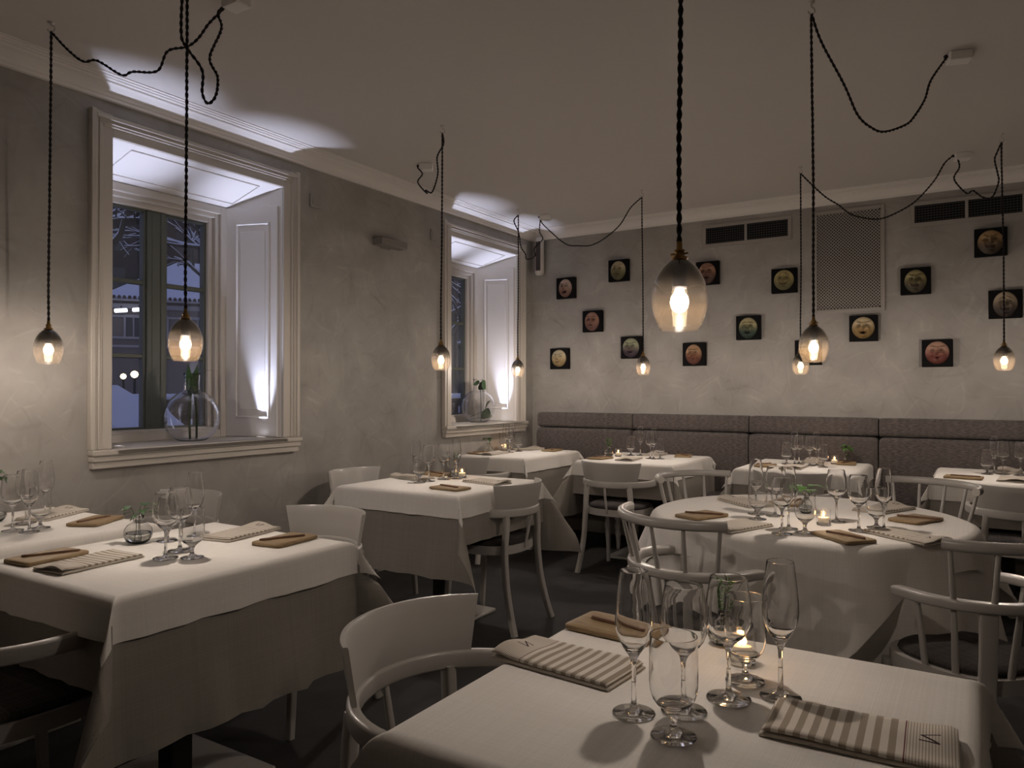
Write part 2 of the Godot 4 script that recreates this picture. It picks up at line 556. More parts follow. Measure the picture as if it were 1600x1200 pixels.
func window(n: int, z0: float, z1: float):
	var root := Node3D.new()
	root.name = "window_%d" % n
	add_child(root)
	root.set_meta("kind", "structure")
	var zc := (z0 + z1) / 2
	var ys := 0.98
	var yh := 2.482
	var d := 0.36
	var sp := 0.125
	var yb := 2.376
	# casing: stepped mouldings round three sides
	var b := MB.new()
	for s in [[0.0, 0.108, 0.016], [0.052, 0.109, 0.024], [0.066, 0.074, 0.031], [0.076, 0.1105, 0.028], [0.088, 0.112, 0.036]]:
		var w: float = s[1] - s[0]
		for sg in [-1.0, 1.0]:
			var zz: float = zc + sg * ((z1 - z0) / 2 + s[0] + w / 2)
			b.box(Vector3(s[2] / 2, (ys + yh + s[1]) / 2, zz), Vector3(s[2], yh + s[1] - ys, w), 0.003)
		b.box(Vector3(s[2] / 2, yh + (s[0] * 0.85 + s[1] * 0.85) / 2, zc), Vector3(s[2], w * 0.85, z1 - z0 + 2 * s[0]), 0.003)
	part("casing", b.done(), M.trim_paint, root)
	b = MB.new()
	b.box(Vector3(-0.16, ys - 0.014, zc), Vector3(0.44, 0.028, z1 - z0 - 0.002), 0.004)
	b.box(Vector3(0.03, ys - 0.014, zc), Vector3(0.06, 0.028, z1 - z0 + 0.225), 0.005)
	b.box(Vector3(0.024, ys - 0.042, zc), Vector3(0.048, 0.03, z1 - z0 + 0.215), 0.004)
	b.box(Vector3(0.018, ys - 0.073, zc), Vector3(0.036, 0.034, z1 - z0 + 0.205), 0.004)
	part("sill", b.done(), M.trim_paint, root)
	# splayed reveals with a panelled shutter board, and a sloping panelled soffit
	for sg in [-1.0, 1.0]:
		var ze := z0 if sg < 0 else z1
		b = MB.new()
		b.prism(PackedVector2Array([Vector2(0, ze), Vector2(-d - 0.12, ze), Vector2(-d - 0.12, ze - sg * sp), Vector2(-d, ze - sg * sp)]), ys, yh)
		part("reveal", b.done(), M.window_paint, root)
		var along := Vector3(-d, 0, -sg * sp).normalized()
		var out := Vector3(-sp * -1.0, 0, 0)
		out = Vector3(sp, 0, -sg * d).normalized()
		var ln := sqrt(d * d + sp * sp)
		var bs := Basis(along, Vector3.UP, along.cross(Vector3.UP))
		var o := Vector3(0, 0, ze)
		b = MB.new()
		b.box(o + along * (ln / 2 + 0.008) + out * 0.006 + Vector3.UP * ((ys + yb) / 2), Vector3(ln - 0.03, yb - ys - 0.004, 0.012), 0.004, bs)
		# moulding ring and raised field
		var h0 := 1.10
		var h1 := 2.27
		for e in [[0.075, 0.0], [ln - 0.09, 0.0]]:
			b.box(o + along * (e[0] + 0.006) + out * 0.015 + Vector3.UP * ((h0 + h1) / 2), Vector3(0.014, h1 - h0, 0.012), 0.004, bs)
		for h in [h0, h1]:
			b.box(o + along * (ln / 2 - 0.002) + out * 0.015 + Vector3.UP * h, Vector3(ln - 0.152, 0.014, 0.012), 0.004, bs)
		b.box(o + along * (ln / 2 - 0.002) + out * 0.0125 + Vector3.UP * ((h0 + h1) / 2), Vector3(ln - 0.21, h1 - h0 - 0.09, 0.009), 0.004, bs)
		part("shutter_panel", b.done(), M.window_paint, root)
	b = MB.new()
	var xf := Transform3D(Basis(Vector3(1, 0, 0), Vector3(0, 0, 1), Vector3(0, 1, 0)), Vector3.ZERO)
	b.prism(PackedVector2Array([Vector2(0, yh), Vector2(0, yh + 0.02), Vector2(-d - 0.12, yh + 0.02), Vector2(-d - 0.12, yb), Vector2(-d, yb)]), z0, z1, xf)
	var sl := Vector3(-d, yb - yh, 0).normalized()
	var dn := Vector3(yb - yh, d, 0).normalized() * -1.0
	var bs2 := Basis(sl, dn, sl.cross(dn))
	for e in [0.05, d - 0.055]:
		b.box(Vector3(0, yh, zc) + sl * e + dn * 0.002, Vector3(0.008, 0.01, z1 - z0 - 0.26), 0.002, bs2)
	for sg in [-1.0, 1.0]:
		b.box(Vector3(0, yh, zc + sg * ((z1 - z0) / 2 - 0.13)) + sl * (d / 2 - 0.003) + dn * 0.002, Vector3(d - 0.105, 0.01, 0.008), 0.002, bs2)
	part("soffit", b.done(), M.window_paint, root)
	# fixed frame in three steps, then two casements of three panes
	var f0 := z0 + sp
	var f1 := z1 - sp
	b = MB.new()
	bars(b, -d - 0.01, 0.05, f0, f1, ys, yb, 0.045)
	bars(b, -d - 0.03, 0.05, f0 + 0.04, f1 - 0.04, ys + 0.03, yb - 0.04, 0.03)
	bars(b, -d - 0.06, 0.06, f0 + 0.066, f1 - 0.066, ys + 0.03, yb - 0.066, 0.034)
	part("frame", b.done(), M.trim_paint, root)
	var g0 := f0 + 0.098
	var g1 := f1 - 0.098
	var h0 := ys + 0.06
	var h1 := yb - 0.098
	var zm := zc + 0.03
	var xs := -d - 0.075
	b = MB.new()
	b.box(Vector3(xs, (h0 + h1) / 2, zm), Vector3(0.06, h1 - h0, 0.055), 0.004)
	b.box(Vector3(xs + 0.008, (h0 + h1) / 2, zm + 0.042), Vector3(0.05, h1 - h0, 0.032), 0.004)
	b.box(Vector3(xs + 0.008, (h0 + h1) / 2, zm - 0.042), Vector3(0.05, h1 - h0, 0.032), 0.004)
	part("meeting_stile", b.done(), M.sash_paint, root)
	for c in [[g0, zm - 0.056], [zm + 0.056, g1]]:
		var sash := MB.new()
		bars(sash, xs, 0.044, c[0], c[1], h0, h1, 0.016)
		for k in 2:
			var y: float = h0 + (h1 - h0) * (k + 1) / 3.0
			sash.box(Vector3(xs, y, (c[0] + c[1]) / 2), Vector3(0.036, 0.026, c[1] - c[0] - 0.03), 0.004)
		var so := part("sash", sash.done(), M.sash_paint, root)
		for k in 3:
			var p := MB.new()
			p.box(Vector3(xs - 0.006, h0 + (h1 - h0) * (k + 0.5) / 3.0, (c[0] + c[1]) / 2), Vector3(0.004, (h1 - h0) / 3.0 - 0.012, c[1] - c[0] - 0.022), 0)
			part("pane", p.done(), M.pane, so)
	for sg in [-1.0, 1.0]:
		var zz := (z0 + 0.085) if sg < 0 else (z1 - 0.09)
		var t := thing("sill_spotlight", "%s recessed uplight glowing in the sill of the %s window" % ["banquette end" if sg < 0 else "far from banquette", "large" if n == 1 else "small"], "spotlight", Vector3(-0.085, ys, zz), 0, "sill uplights")
		b = MB.new()
		b.lathe([[0.017, 0.0, 1], [0.03, 0.0, 1], [0.03, 0.003, 2], [0.026, 0.006, 2], [0.019, 0.006, 3], [0.017, 0.002, 3]], 24)
		part("rim", b.done(), M.white_metal, t)
		b = MB.new()
		b.lathe([[0.018, 0.0005, 1], [0.0176, 0.0035, 1], [0.0, 0.005, 1]], 20)
		part("lens", b.done(), M.spot_lens, t)
		var sl3 := SpotLight3D.new()
		sl3.name = "uplight_source"
		t.add_child(sl3, true)
		sl3.position = Vector3(0, 0.009, 0)
		sl3.rotation = Vector3(PI / 2, 0, 0)
		sl3.light_color = SPOT_COLOR
		sl3.light_energy = SPOT_ENERGY
		sl3.light_size = 0.012
		sl3.spot_angle = 19.0
		sl3.spot_angle_attenuation = 1.0
		sl3.spot_range = 14.0
		sl3.shadow_enabled = true

# ------------------------------------------------------------------ banquette and wall fittings
func make_banquette():
	var t := thing("banquette", "long dark tweed banquette with a rolled top along the face-hung wall", "banquette", Vector3(0, 0, 0))
	var xs := [0.15, 1.075, 2.04, 2.945, 3.87, 4.8]
	var b := MB.new()
	b.box(Vector3(2.475, 0.66, 0.026), Vector3(4.64, 0.72, 0.05), 0.004)
	b.box(Vector3(2.475, 0.33, 0.33), Vector3(4.64, 0.07, 0.56), 0.006)
	part("base_frame", b.done(), M.dark_metal, t)
	b = MB.new()
	b.box(Vector3(2.475, 0.322, 0.618), Vector3(4.66, 0.06, 0.02), 0.004)
	part("front_rail", b.done(), M.bark, t)
	var ends := [0.9, 0.955, 0.985, 1.0, 1.0, 0.985, 0.955, 0.9]
	for k in 5:
		var x0: float = xs[k] + 0.004
		var x1: float = xs[k + 1] - 0.004
		var px := [x0, x0 + 0.006, x0 + 0.018, x0 + 0.04, x1 - 0.04, x1 - 0.018, x1 - 0.006, x1]
		for e in [["top_roll", Vector2(0.13, 0.134), Vector2(0.112, 0.997), 0.035], ["back_cushion", Vector2(0.13, 0.48), Vector2(0.13, 0.686), 0.03], ["seat_cushion", Vector2(0.44, 0.1), Vector2(0.41, 0.418), 0.03]]:
			b = MB.new()
			var path := PackedVector3Array()
			for x in px: path.append(Vector3(x, e[2].y, e[2].x))
			b.sweep(path, rrect(e[1].x, e[1].y, e[3], 6), Vector3.UP, true, ends, true)
			part(e[0], b.done(), M.tweed, t)
	for k in xs.size():
		for sg in [-1.0, 1.0]:
			var x: float = xs[k] + sg * 0.045
			if x < xs[0] or x > xs[5]: continue
			b = MB.new()
			b.lathe([[0.0, 0.0], [0.012, 0.0], [0.014, 0.02], [0.019, 0.09], [0.026, 0.13], [0.018, 0.15], [0.027, 0.17], [0.03, 0.2], [0.018, 0.225], [0.028, 0.24], [0.03, 0.297], [0.0, 0.297]], 16, Vector3(x, 0, 0.56))
			part("turned_foot", b.done(), M.white_lacquer, t)

func make_fittings():
	# two air vents and a tall perforated panel in the back wall
	for e in [[1.655, 2.3, 2.458, 2.588, "two-part air vent above the faces beside the perforated panel on the window side"], [3.165, 3.8, 2.452, 2.574, "two-part air vent above the frowning mask, nearly touching the cornice"]]:
		var t := thing("air_vent", e[4], "air vent", Vector3((e[0] + e[1]) / 2, (e[2] + e[3]) / 2, 0))
		var w: float = e[1] - e[0]
		var h: float = e[3] - e[2]
		var b := MB.new()
		b.box(Vector3(0, h / 2 + 0.014, 0.006), Vector3(w + 0.056, 0.028, 0.012), 0.002)
		b.box(Vector3(0, -h / 2 - 0.014, 0.006), Vector3(w + 0.056, 0.028, 0.012), 0.002)
		for x in [-w / 2 - 0.014, 0.0, w / 2 + 0.014]:
			b.box(Vector3(x, 0, 0.006), Vector3(0.028 if x != 0.0 else 0.02, h, 0.012), 0.002)
		part("frame", b.done(), M.grille_paint, t)
		b = MB.new()
		b.box(Vector3(0, 0, 0.001), Vector3(w, h, 0.002), 0)
		part("backing", b.done(), M.dark_void, t)
		b = MB.new()
		var nx := 34
		for k in nx:
			var x := -w / 2 + w * (k + 0.5) / nx
			if absf(x) > 0.012: b.box(Vector3(x, 0, 0.006), Vector3(0.0035, h, 0.006), 0)
		for k in 7: b.box(Vector3(0, -h / 2 + h * (k + 0.5) / 7, 0.0075), Vector3(w, 0.004, 0.005), 0)
		part("grid", b.done(), M.vent_bar, t, "", "stuff")
	var t := thing("perforated_panel", "tall pale perforated wall panel between the hanging faces", "wall panel", Vector3(2.73, 2.228, 0))
	var w := 0.436
	var h := 0.722
	var b := MB.new()
	for sg in [-1.0, 1.0]:
		b.box(Vector3(sg * (w / 2 + 0.013), 0, 0.007), Vector3(0.026, h + 0.052, 0.014), 0.002)
		b.box(Vector3(0, sg * (h / 2 + 0.013), 0.007), Vector3(w, 0.026, 0.014), 0.002)
	part("frame", b.done(), M.grille_paint, t)
	b = MB.new()
	b.box(Vector3(0, 0, 0.001), Vector3(w, h, 0.002), 0)
	part("backing", b.done(), M.dark_void, t)
	b = MB.new()
	var step := 0.0235
	for dirn in [1.0, -1.0]:
		var c := -(w + h) / 2
		while c < (w + h) / 2:
			# the line x - dirn * y = c, clipped to the panel
			var ya := clampf(dirn * (-w / 2 - c), -h / 2, h / 2)
			var yb := clampf(dirn * (w / 2 - c), -h / 2, h / 2)
			var pa := Vector2(c + dirn * ya, ya)
			var pb := Vector2(c + dirn * yb, yb)
			if pa.distance_to(pb) > 0.01:
				var m := (pa + pb) / 2
				var a := (pb - pa).angle()
				b.box(Vector3(m.x, m.y, 0.006), Vector3(pa.distance_to(pb), 0.0068, 0.004), 0, Basis(Vector3(0, 0, 1), a))
			c += step
	part("lattice", b.done(), M.grille_paint, t, "", "stuff")
	# slim loudspeaker in the corner
	t = thing("wall_speaker", "slim white column speaker in the corner above the small window's far side", "speaker", Vector3(0.125, 2.49, 0.085))
	b = MB.new()
	var yy := [-0.175, -0.173, -0.165, -0.15, 0.15, 0.165, 0.173, 0.175]
	var sc := [0.3, 0.6, 0.85, 1.0, 1.0, 0.85, 0.6, 0.3]
	var path := PackedVector3Array()
	for y in yy: path.append(Vector3(0, y, 0))
	b.sweep(path, rrect(0.075, 0.08, 0.03, 5), Vector3(0, 0, 1), true, sc, true)
	part("body", b.done(), M.white_metal, t)
	b = MB.new()
	b.box(Vector3(0.006, 0, 0.037), Vector3(0.05, 0.27, 0.012), 0.005)
	part("cloth_front", b.done(), M.speaker_cloth, t)
	b = MB.new()
	b.box(Vector3(0, 0, -0.06), Vector3(0.03, 0.06, 0.05), 0.003)
	part("bracket", b.done(), M.grey_plastic, t)
	# box light and two plates on the window wall
	t = thing("wall_light", "flat grey box wall light, unlit, between the two windows", "wall light", Vector3(0, 2.29, 2.05))
	b = MB.new()
	b.box(Vector3(0.05, 0, 0), Vector3(0.09, 0.05, 0.27), 0.004)
	part("housing", b.done(), M.grey_plastic, t)
	b = MB.new()
	b.box(Vector3(0.004, 0, 0), Vector3(0.008, 0.07, 0.1), 0.002)
	part("wall_plate", b.done(), M.grey_plastic, t)
	for e in [[2.455, 2.708, "square blank wall plate just beside the large window's casing"], [2.452, 1.498, "square blank wall plate just beside the small window's casing"]]:
		t = thing("wall_plate", e[2], "wall plate", Vector3(0, e[0], e[1]))
		b = MB.new()
		b.box(Vector3(0.006, 0, 0), Vector3(0.012, 0.085, 0.085), 0.003)
		part("plate", b.done(), M.plaster, t)
		b = MB.new()
		b.box(Vector3(0.013, 0, 0), Vector3(0.006, 0.055, 0.055), 0.002)
		part("cover", b.done(), M.plaster, t)

# ------------------------------------------------------------------ the clay faces
func gauss(x: float, y: float, cx: float, cy: float, sx: float, sy: float, turn := 0.0) -> float:
	var dx := x - cx
	var dy := y - cy
	if turn != 0.0:
		var c := cos(turn)
		var s := sin(turn)
		var q := dx * c + dy * s
		dy = -dx * s + dy * c
		dx = q
	return exp(-(dx * dx) / (sx * sx) - (dy * dy) / (sy * sy))

func face_mesh(f: Dictionary) -> ArrayMesh:
	var rings := 30
	var seg := 56
	var P := []
	var C := []
	var rx: float = f.rx
	var ry: float = f.ry
	for i in rings + 1:
		var row := PackedVector3Array()
		var cols := []
		var r := 1.0 - pow(float(i) / rings, 1.15)
		for j in seg:
			var t := TAU * j / seg
			var x := r * cos(t)
			var y := r * sin(t)
			var z := 0.036 * sqrt(maxf(0.0, 1.0 - r * r))
			var inn := 1.0 - smoothstep(0.75, 1.0, r)
			var nz: float = f.nose
			var e := 0.0
			for yy in 4: e = maxf(e, gauss(x, y, 0, 0.32 - yy * 0.11, 0.1, 0.13) * (0.6 + 0.13 * yy))
			e *= 0.012 * nz
			e += 0.008 * nz * gauss(x, y, 0, -0.07, 0.13, 0.1)
			for sg in [-1.0, 1.0]:
				e += 0.004 * nz * gauss(x, y, sg * 0.15, -0.08, 0.075, 0.07)
				e += 0.009 * gauss(x, y, sg * 0.34, 0.42 + f.get("lift", 0.0), 0.25, 0.07, sg * f.brow)
				e -= 0.011 * gauss(x, y, sg * 0.33, 0.24, 0.2, 0.12)
				e += 0.008 * f.eye * gauss(x, y, sg * 0.33, 0.23, 0.13, 0.08)
				e -= 0.005 * gauss(x, y, sg * 0.33, 0.2, 0.15, 0.022, sg * f.slant)
				e += 0.009 * f.cheek * gauss(x, y, sg * 0.46, -0.14, 0.22, 0.2)
				e -= 0.005 * gauss(x, y, sg * 0.3, -0.3, 0.06, 0.2, sg * -0.5)
			e += 0.007 * gauss(x, y, 0, -0.78, 0.22, 0.13)
			var my: float = -0.44
			var mw: float = f.mw
			var curve: float = f.smile * x * x * 2.2
			var hole := gauss(x, y - curve, 0, my, mw * 0.62, f.open) if f.open > 0.03 else 0.0
			e += 0.008 * (gauss(x, y - curve, 0, my + 0.05 + f.open * 0.8, mw, 0.055) + gauss(x, y - curve, 0, my - 0.06 - f.open * 0.8, mw * 0.8, 0.06))
			e -= 0.006 * gauss(x, y - curve, 0, my, mw * 1.1, 0.025)
			e -= 0.022 * hole
			row.append(Vector3(x * rx, y * ry, z + e * inn * 2.1))
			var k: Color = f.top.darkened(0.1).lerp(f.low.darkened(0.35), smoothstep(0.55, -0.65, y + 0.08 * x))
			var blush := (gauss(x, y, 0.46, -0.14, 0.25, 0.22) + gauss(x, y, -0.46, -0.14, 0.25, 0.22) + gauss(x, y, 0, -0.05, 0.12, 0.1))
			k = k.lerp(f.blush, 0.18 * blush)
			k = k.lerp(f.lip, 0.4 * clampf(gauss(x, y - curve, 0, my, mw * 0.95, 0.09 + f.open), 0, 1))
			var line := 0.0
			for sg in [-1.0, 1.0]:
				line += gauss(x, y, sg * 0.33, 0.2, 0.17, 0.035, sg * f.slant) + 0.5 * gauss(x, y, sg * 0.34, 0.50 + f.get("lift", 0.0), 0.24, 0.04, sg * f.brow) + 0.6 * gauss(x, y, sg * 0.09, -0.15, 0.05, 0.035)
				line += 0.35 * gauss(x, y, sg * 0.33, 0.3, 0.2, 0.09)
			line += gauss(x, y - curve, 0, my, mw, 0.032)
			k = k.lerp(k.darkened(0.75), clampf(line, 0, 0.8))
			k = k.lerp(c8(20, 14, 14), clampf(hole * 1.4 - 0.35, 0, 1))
			cols.append(k.srgb_to_linear())
		P.append(row)
		C.append(cols)
	var b := MB.new(true)
	b.g = 0
	for i in rings:
		for j in seg:
			var k := (j + 1) % seg
			b.col = C[i][j]; b.v(P[i][j]); b.col = C[i + 1][j]; b.v(P[i + 1][j]); b.col = C[i + 1][k]; b.v(P[i + 1][k])
			b.col = C[i][j]; b.v(P[i][j]); b.col = C[i + 1][k]; b.v(P[i + 1][k]); b.col = C[i][k]; b.v(P[i][k])
	return b.done()

func make_faces():
	var cream := c8(206, 190, 152)
	var pink := c8(178, 148, 130)
	var list := [
		[0.370, 2.189, "pinkish oval clay face laughing with bared teeth, on black", pink.lightened(0.15), c8(160, 116, 98), 0.066, 0.082, {"open": 0.14, "brow": 0.15, "mw": 0.3, "smile": 0.15}],
		[0.890, 2.305, "yellow and green clay face with a big nose and sulky mouth", cream, c8(112, 108, 60), 0.07, 0.083, {"nose": 1.5, "brow": 0.35, "smile": -0.35, "mw": 0.22}],
		[0.637, 1.874, "plain dusky pink clay face with closed narrow eyes", c8(174, 132, 114), c8(146, 100, 86), 0.07, 0.084, {"eye": 0.8, "brow": 0.0, "mw": 0.2}],
		[0.304, 1.548, "round cream clay face smiling calmly low on the wall", cream.lightened(0.1), c8(206, 176, 118), 0.074, 0.078, {"smile": 0.5, "mw": 0.34, "brow": 0.2}],
		[1.008, 1.629, "grey green clay face fading to violet with parted lips", c8(170, 172, 140), c8(86, 70, 82), 0.076, 0.084, {"open": 0.05, "brow": 0.3, "mw": 0.3}],
		[1.675, 2.217, "terracotta clay face with a small round open mouth under the vent", c8(184, 138, 114), c8(104, 66, 54), 0.072, 0.086, {"open": 0.1, "mw": 0.16, "brow": 0.3, "lift": 0.06}],
		[1.562, 1.557, "terracotta clay face with swollen red cheeks and shut eyes", c8(188, 150, 114), c8(136, 78, 60), 0.068, 0.083, {"cheek": 1.5, "eye": 1.6, "mw": 0.14}],
		[2.003, 1.756, "clay face turning from pale brow to bottle green chin", c8(196, 186, 140), c8(44, 72, 58), 0.072, 0.084, {"open": 0.05, "mw": 0.26, "nose": 1.3, "brow": -0.1}],
		[2.276, 2.108, "round yellowish clay face with worried raised brows", c8(204, 188, 128), c8(140, 132, 84), 0.074, 0.078, {"brow": -0.55, "nose": 1.4, "smile": 0.25, "mw": 0.36, "lift": 0.05}],
		[2.450, 1.547, "clay face on black half hidden behind two glowing pendants", cream, c8(150, 120, 84), 0.072, 0.08, {"smile": 0.3}],
		[2.833, 1.715, "cream clay face singing with a wide open mouth below the panel", c8(222, 200, 160), c8(170, 136, 72), 0.076, 0.08, {"open": 0.12, "mw": 0.24, "cheek": 1.3, "brow": 0.25}],
		[3.171, 2.036, "dull olive clay face with heavy lids and a long lip", c8(178, 166, 116), c8(92, 82, 56), 0.07, 0.082, {"brow": 0.4, "nose": 1.3, "mw": 0.3, "smile": -0.2}],
		[3.303, 1.520, "rose red clay face puckering its lips", c8(190, 150, 128), c8(146, 72, 64), 0.074, 0.08, {"cheek": 1.5, "mw": 0.13, "open": 0.05, "brow": 0.2, "lift": 0.04}],
		[3.620, 2.265, "tan clay face with knitted dark brows, highest on the wall", c8(190, 156, 108), c8(92, 72, 52), 0.076, 0.082, {"brow": 0.5, "nose": 1.4, "mw": 0.28, "smile": -0.3}],
		[3.701, 1.840, "gloomy clay face with a pale brow and dark bearded chin", c8(190, 172, 144), c8(66, 56, 50), 0.07, 0.086, {"brow": -0.4, "nose": 1.2, "mw": 0.26, "smile": -0.5}],
	]
	for e in list:
		var f := {"rx": e[5], "ry": e[6], "top": e[3], "low": e[4], "blush": Color(e[4]).lerp(c8(176, 104, 82), 0.45), "lip": Color(e[4]).lerp(c8(150, 60, 50), 0.5), "nose": 1.0, "brow": 0.0, "eye": 1.2, "slant": 0.1, "cheek": 1.0, "mw": 0.25, "smile": 0.0, "open": 0.0}
		f.merge(e[7], true)
		var t := thing("face_plaque", e[2], "wall sculpture", Vector3(e[0], e[1], 0))
		var b := MB.new()
		b.box(Vector3(0, 0, 0.02), Vector3(0.19, 0.19, 0.04), 0.003)
		part("backboard", b.done(), M.plaque, t)
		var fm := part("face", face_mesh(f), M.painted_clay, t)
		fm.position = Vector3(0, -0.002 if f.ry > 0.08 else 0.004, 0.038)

# ------------------------------------------------------------------ cloths and tables
func side_drop(s: float) -> Vector2:
	# how far out and how far down a cloth is, s metres past a rounded edge
	var r := 0.027
	var q := r * PI / 2
	if s < q: return Vector2(r * sin(s / r), r * (1 - cos(s / r)))
	return Vector2(r + 0.05 * (s - q), r + (s - q) * 0.998)

func cloth_point(u: float, v: float, a: float, c: float, y0: float, nz: FastNoiseLite, wave: float, hang: float) -> Vector3:
	var du := maxf(0.0, absf(u) - a)
	var dv := maxf(0.0, absf(v) - c)
	var su := signf(u)
	var sv := signf(v)
	if du == 0.0 and dv == 0.0: return Vector3(u, y0 + 0.0008 * nz.get_noise_2d(u * 300, v * 300), v)
	if dv == 0.0:
		var o := side_drop(du)
		var fade := smoothstep(0.0, 0.09, c - absf(v)) * pow(minf(1.0, du / hang), 2.0)
		return Vector3(su * (a + o.x + fade * wave * (0.35 + nz.get_noise_2d(v * 260 + su * 900, du * 60))), y0 - o.y, v)
	if du == 0.0:
		var o := side_drop(dv)
		var fade := smoothstep(0.0, 0.09, a - absf(u)) * pow(minf(1.0, dv / hang), 2.0)
		return Vector3(u, y0 - o.y, sv * (c + o.x + fade * wave * (0.35 + nz.get_noise_2d(u * 260 + sv * 500, dv * 60))))
	# the hanging corner: a fold that leaves one side, loops round the diagonal and comes back to the other
	var r := sqrt(du * du + dv * dv)
	var f := atan2(dv, du)
	var p := 0.56 * sin(2 * f)
	var o := side_drop(r)
	return Vector3(su * (a + o.x * cos(f) + r * sin(p) * sin(f)), y0 - o.y * cos(p), sv * (c + o.x * sin(f) + r * sin(p) * cos(f)))

func axis_samples(a: float, h0: float, h1: float) -> PackedFloat32Array:
	var o := PackedFloat32Array()
	var past := [1.0, 0.93, 0.8, 0.68, 0.56, 0.46, 0.38, 0.34]
	for k in past: o.append(-a - maxf(h0 * k, 0.037 + 0.02 * k))
	for k in [0.036, 0.028, 0.02, 0.013, 0.006]: o.append(-a - k)
	for k in 15: o.append(-a + 2 * a * k / 14.0)
	for k in [0.006, 0.013, 0.02, 0.028, 0.036]: o.append(a + k)
	past.reverse()
	for k in past: o.append(a + maxf(h1 * k, 0.037 + 0.02 * k))
	return o

func cloth(called: String, label: String, group: String, m: Material, cx: float, cz: float, a: float, c: float, h: Array, y0: float, seed_: int, wave: float):
	var nz := FastNoiseLite.new()
	nz.seed = seed_
	nz.frequency = 0.03
	nz.fractal_octaves = 2
	var us := axis_samples(a, h[0], h[1])
	var vs := axis_samples(c, h[2], h[3])
	var hang: float = h.max()
	var P := []
	for u in us:
		var row := PackedVector3Array()
		for v in vs: row.append(cloth_point(u, v, a, c, y0, nz, wave, hang))
		P.append(row)
	var b := MB.new()
	b.rows(P, false, true)
	# the stitched hem: a second layer along the border
	var t := thing(called, label, "tablecloth", Vector3(cx, 0, cz), 0, group)
	part("cloth", b.done(), m, t)
	b = MB.new()
	var n := us.size()
	var q := vs.size()
	for e in [[0, 1], [n - 1, n - 2]]:
		var r0 := PackedVector3Array()
		var r1 := PackedVector3Array()
		for j in q:
			var outw: Vector3 = (P[e[0]][j] - Vector3(0, P[e[0]][j].y, 0)).normalized() * 0.0018
			r0.append(P[e[0]][j] + outw)
			r1.append(P[e[0]][j].lerp(P[e[1]][j], 0.8) + outw)
		b.rows([r0, r1], false, e[0] != 0)
	for e in [[0, 1], [q - 1, q - 2]]:
		var r0 := PackedVector3Array()
		var r1 := PackedVector3Array()
		for i in n:
			var outw: Vector3 = (P[i][e[0]] - Vector3(0, P[i][e[0]].y, 0)).normalized() * 0.0018
			r0.append(P[i][e[0]] + outw)
			r1.append(P[i][e[0]].lerp(P[i][e[1]], 0.8) + outw)
		b.rows([r0, r1], false, e[0] == 0)
	part("hem", b.done(), m, t)

func pedestal(cx: float, cz: float, a: float, c: float, label: String, round_top := false):
	var t := thing("pedestal_table", label, "table", Vector3(cx, 0, cz), 0, "pedestal tables under cloths")
	var b := MB.new()
	if round_top: b.lathe([[0.0, 0.708, 1], [a - 0.006, 0.708, 1], [a - 0.004, 0.712, 2], [a - 0.004, 0.73, 2], [a - 0.008, 0.734, 3], [0.0, 0.734, 3]], 64)
	else: b.box(Vector3(0, 0.722, 0), Vector3(2 * a - 0.008, 0.026, 2 * c - 0.008), 0.003)
	part("tabletop", b.done(), M.oak, t)
	b = MB.new()
	b.box(Vector3(0, 0.36, 0), Vector3(0.075, 0.69, 0.075), 0.004)
	part("pedestal", b.done(), M.dark_metal, t)
	b = MB.new()
	b.box(Vector3(0, 0.009, 0), Vector3(0.44, 0.018, 0.44), 0.004)
	part("base_plate", b.done(), M.white_metal, t)

func round_cloth(called: String, label: String, group: String, m: Material, cx: float, cz: float, R: float, s: float, y0: float, turn: float, seed_: int, deep: float, low: float):
	# s: half the side of a square cloth (or the radius of a round one when deep < 0)
	var nz := FastNoiseLite.new()
	nz.seed = seed_
	nz.frequency = 0.9
	var seg := 180
	var P := []
	var ks := [0.0, 0.3, 0.6, 0.85, 0.97]
	for k in ks:
		var row := PackedVector3Array()
		for j in seg:
			var f := TAU * j / seg
			row.append(Vector3(R * k * cos(f), y0, R * k * sin(f)))
		P.append(row)
	var ts := [0.0, 0.03, 0.06, 0.1, 0.16, 0.24, 0.34, 0.46, 0.58, 0.7, 0.82, 0.93, 1.0]
	for k in ts:
		var row := PackedVector3Array()
		for j in seg:
			var f := TAU * j / seg
			var g := fposmod(f - turn + PI / 4, PI / 2) - PI / 4      # 0 in the middle of a side
			var edge := s
			if deep > 0.0: edge = s / cos(g)
			var L: float = (edge - R) * k
			var o := side_drop(L)
			var corner := absf(g) / (PI / 4)
			var lobe := cos((f - turn) * 10.0 + 2.2 * nz.get_noise_2d(cos(f) * 1.2, sin(f) * 1.2))
			var amp := L * (0.10 + low * smoothstep(0.2, 1.0, corner))
			var out := o.x + 0.06 * L + amp * (0.5 + 0.5 * lobe)
			row.append(Vector3((R + out) * cos(f), y0 - o.y * (0.985 - 0.02 * lobe), (R + out) * sin(f)))
		P.append(row)
	var t := thing(called, label, "tablecloth", Vector3(cx, 0, cz), 0, group)
	var b := MB.new()
	b.rows(P, true, false)
	part("cloth", b.done(), m, t)
	b = MB.new()
	var n := P.size()
	var r0 := PackedVector3Array()
	var r1 := PackedVector3Array()
	for j in seg:
		var p0: Vector3 = P[n - 1][j]
		var outw := Vector3(p0.x, 0, p0.z).normalized() * 0.0018
		r0.append(p0 + outw)
		r1.append(p0.lerp(P[n - 2][j], 0.9) + outw)
	b.rows([r1, r0], true, false)
	part("hem", b.done(), m, t)

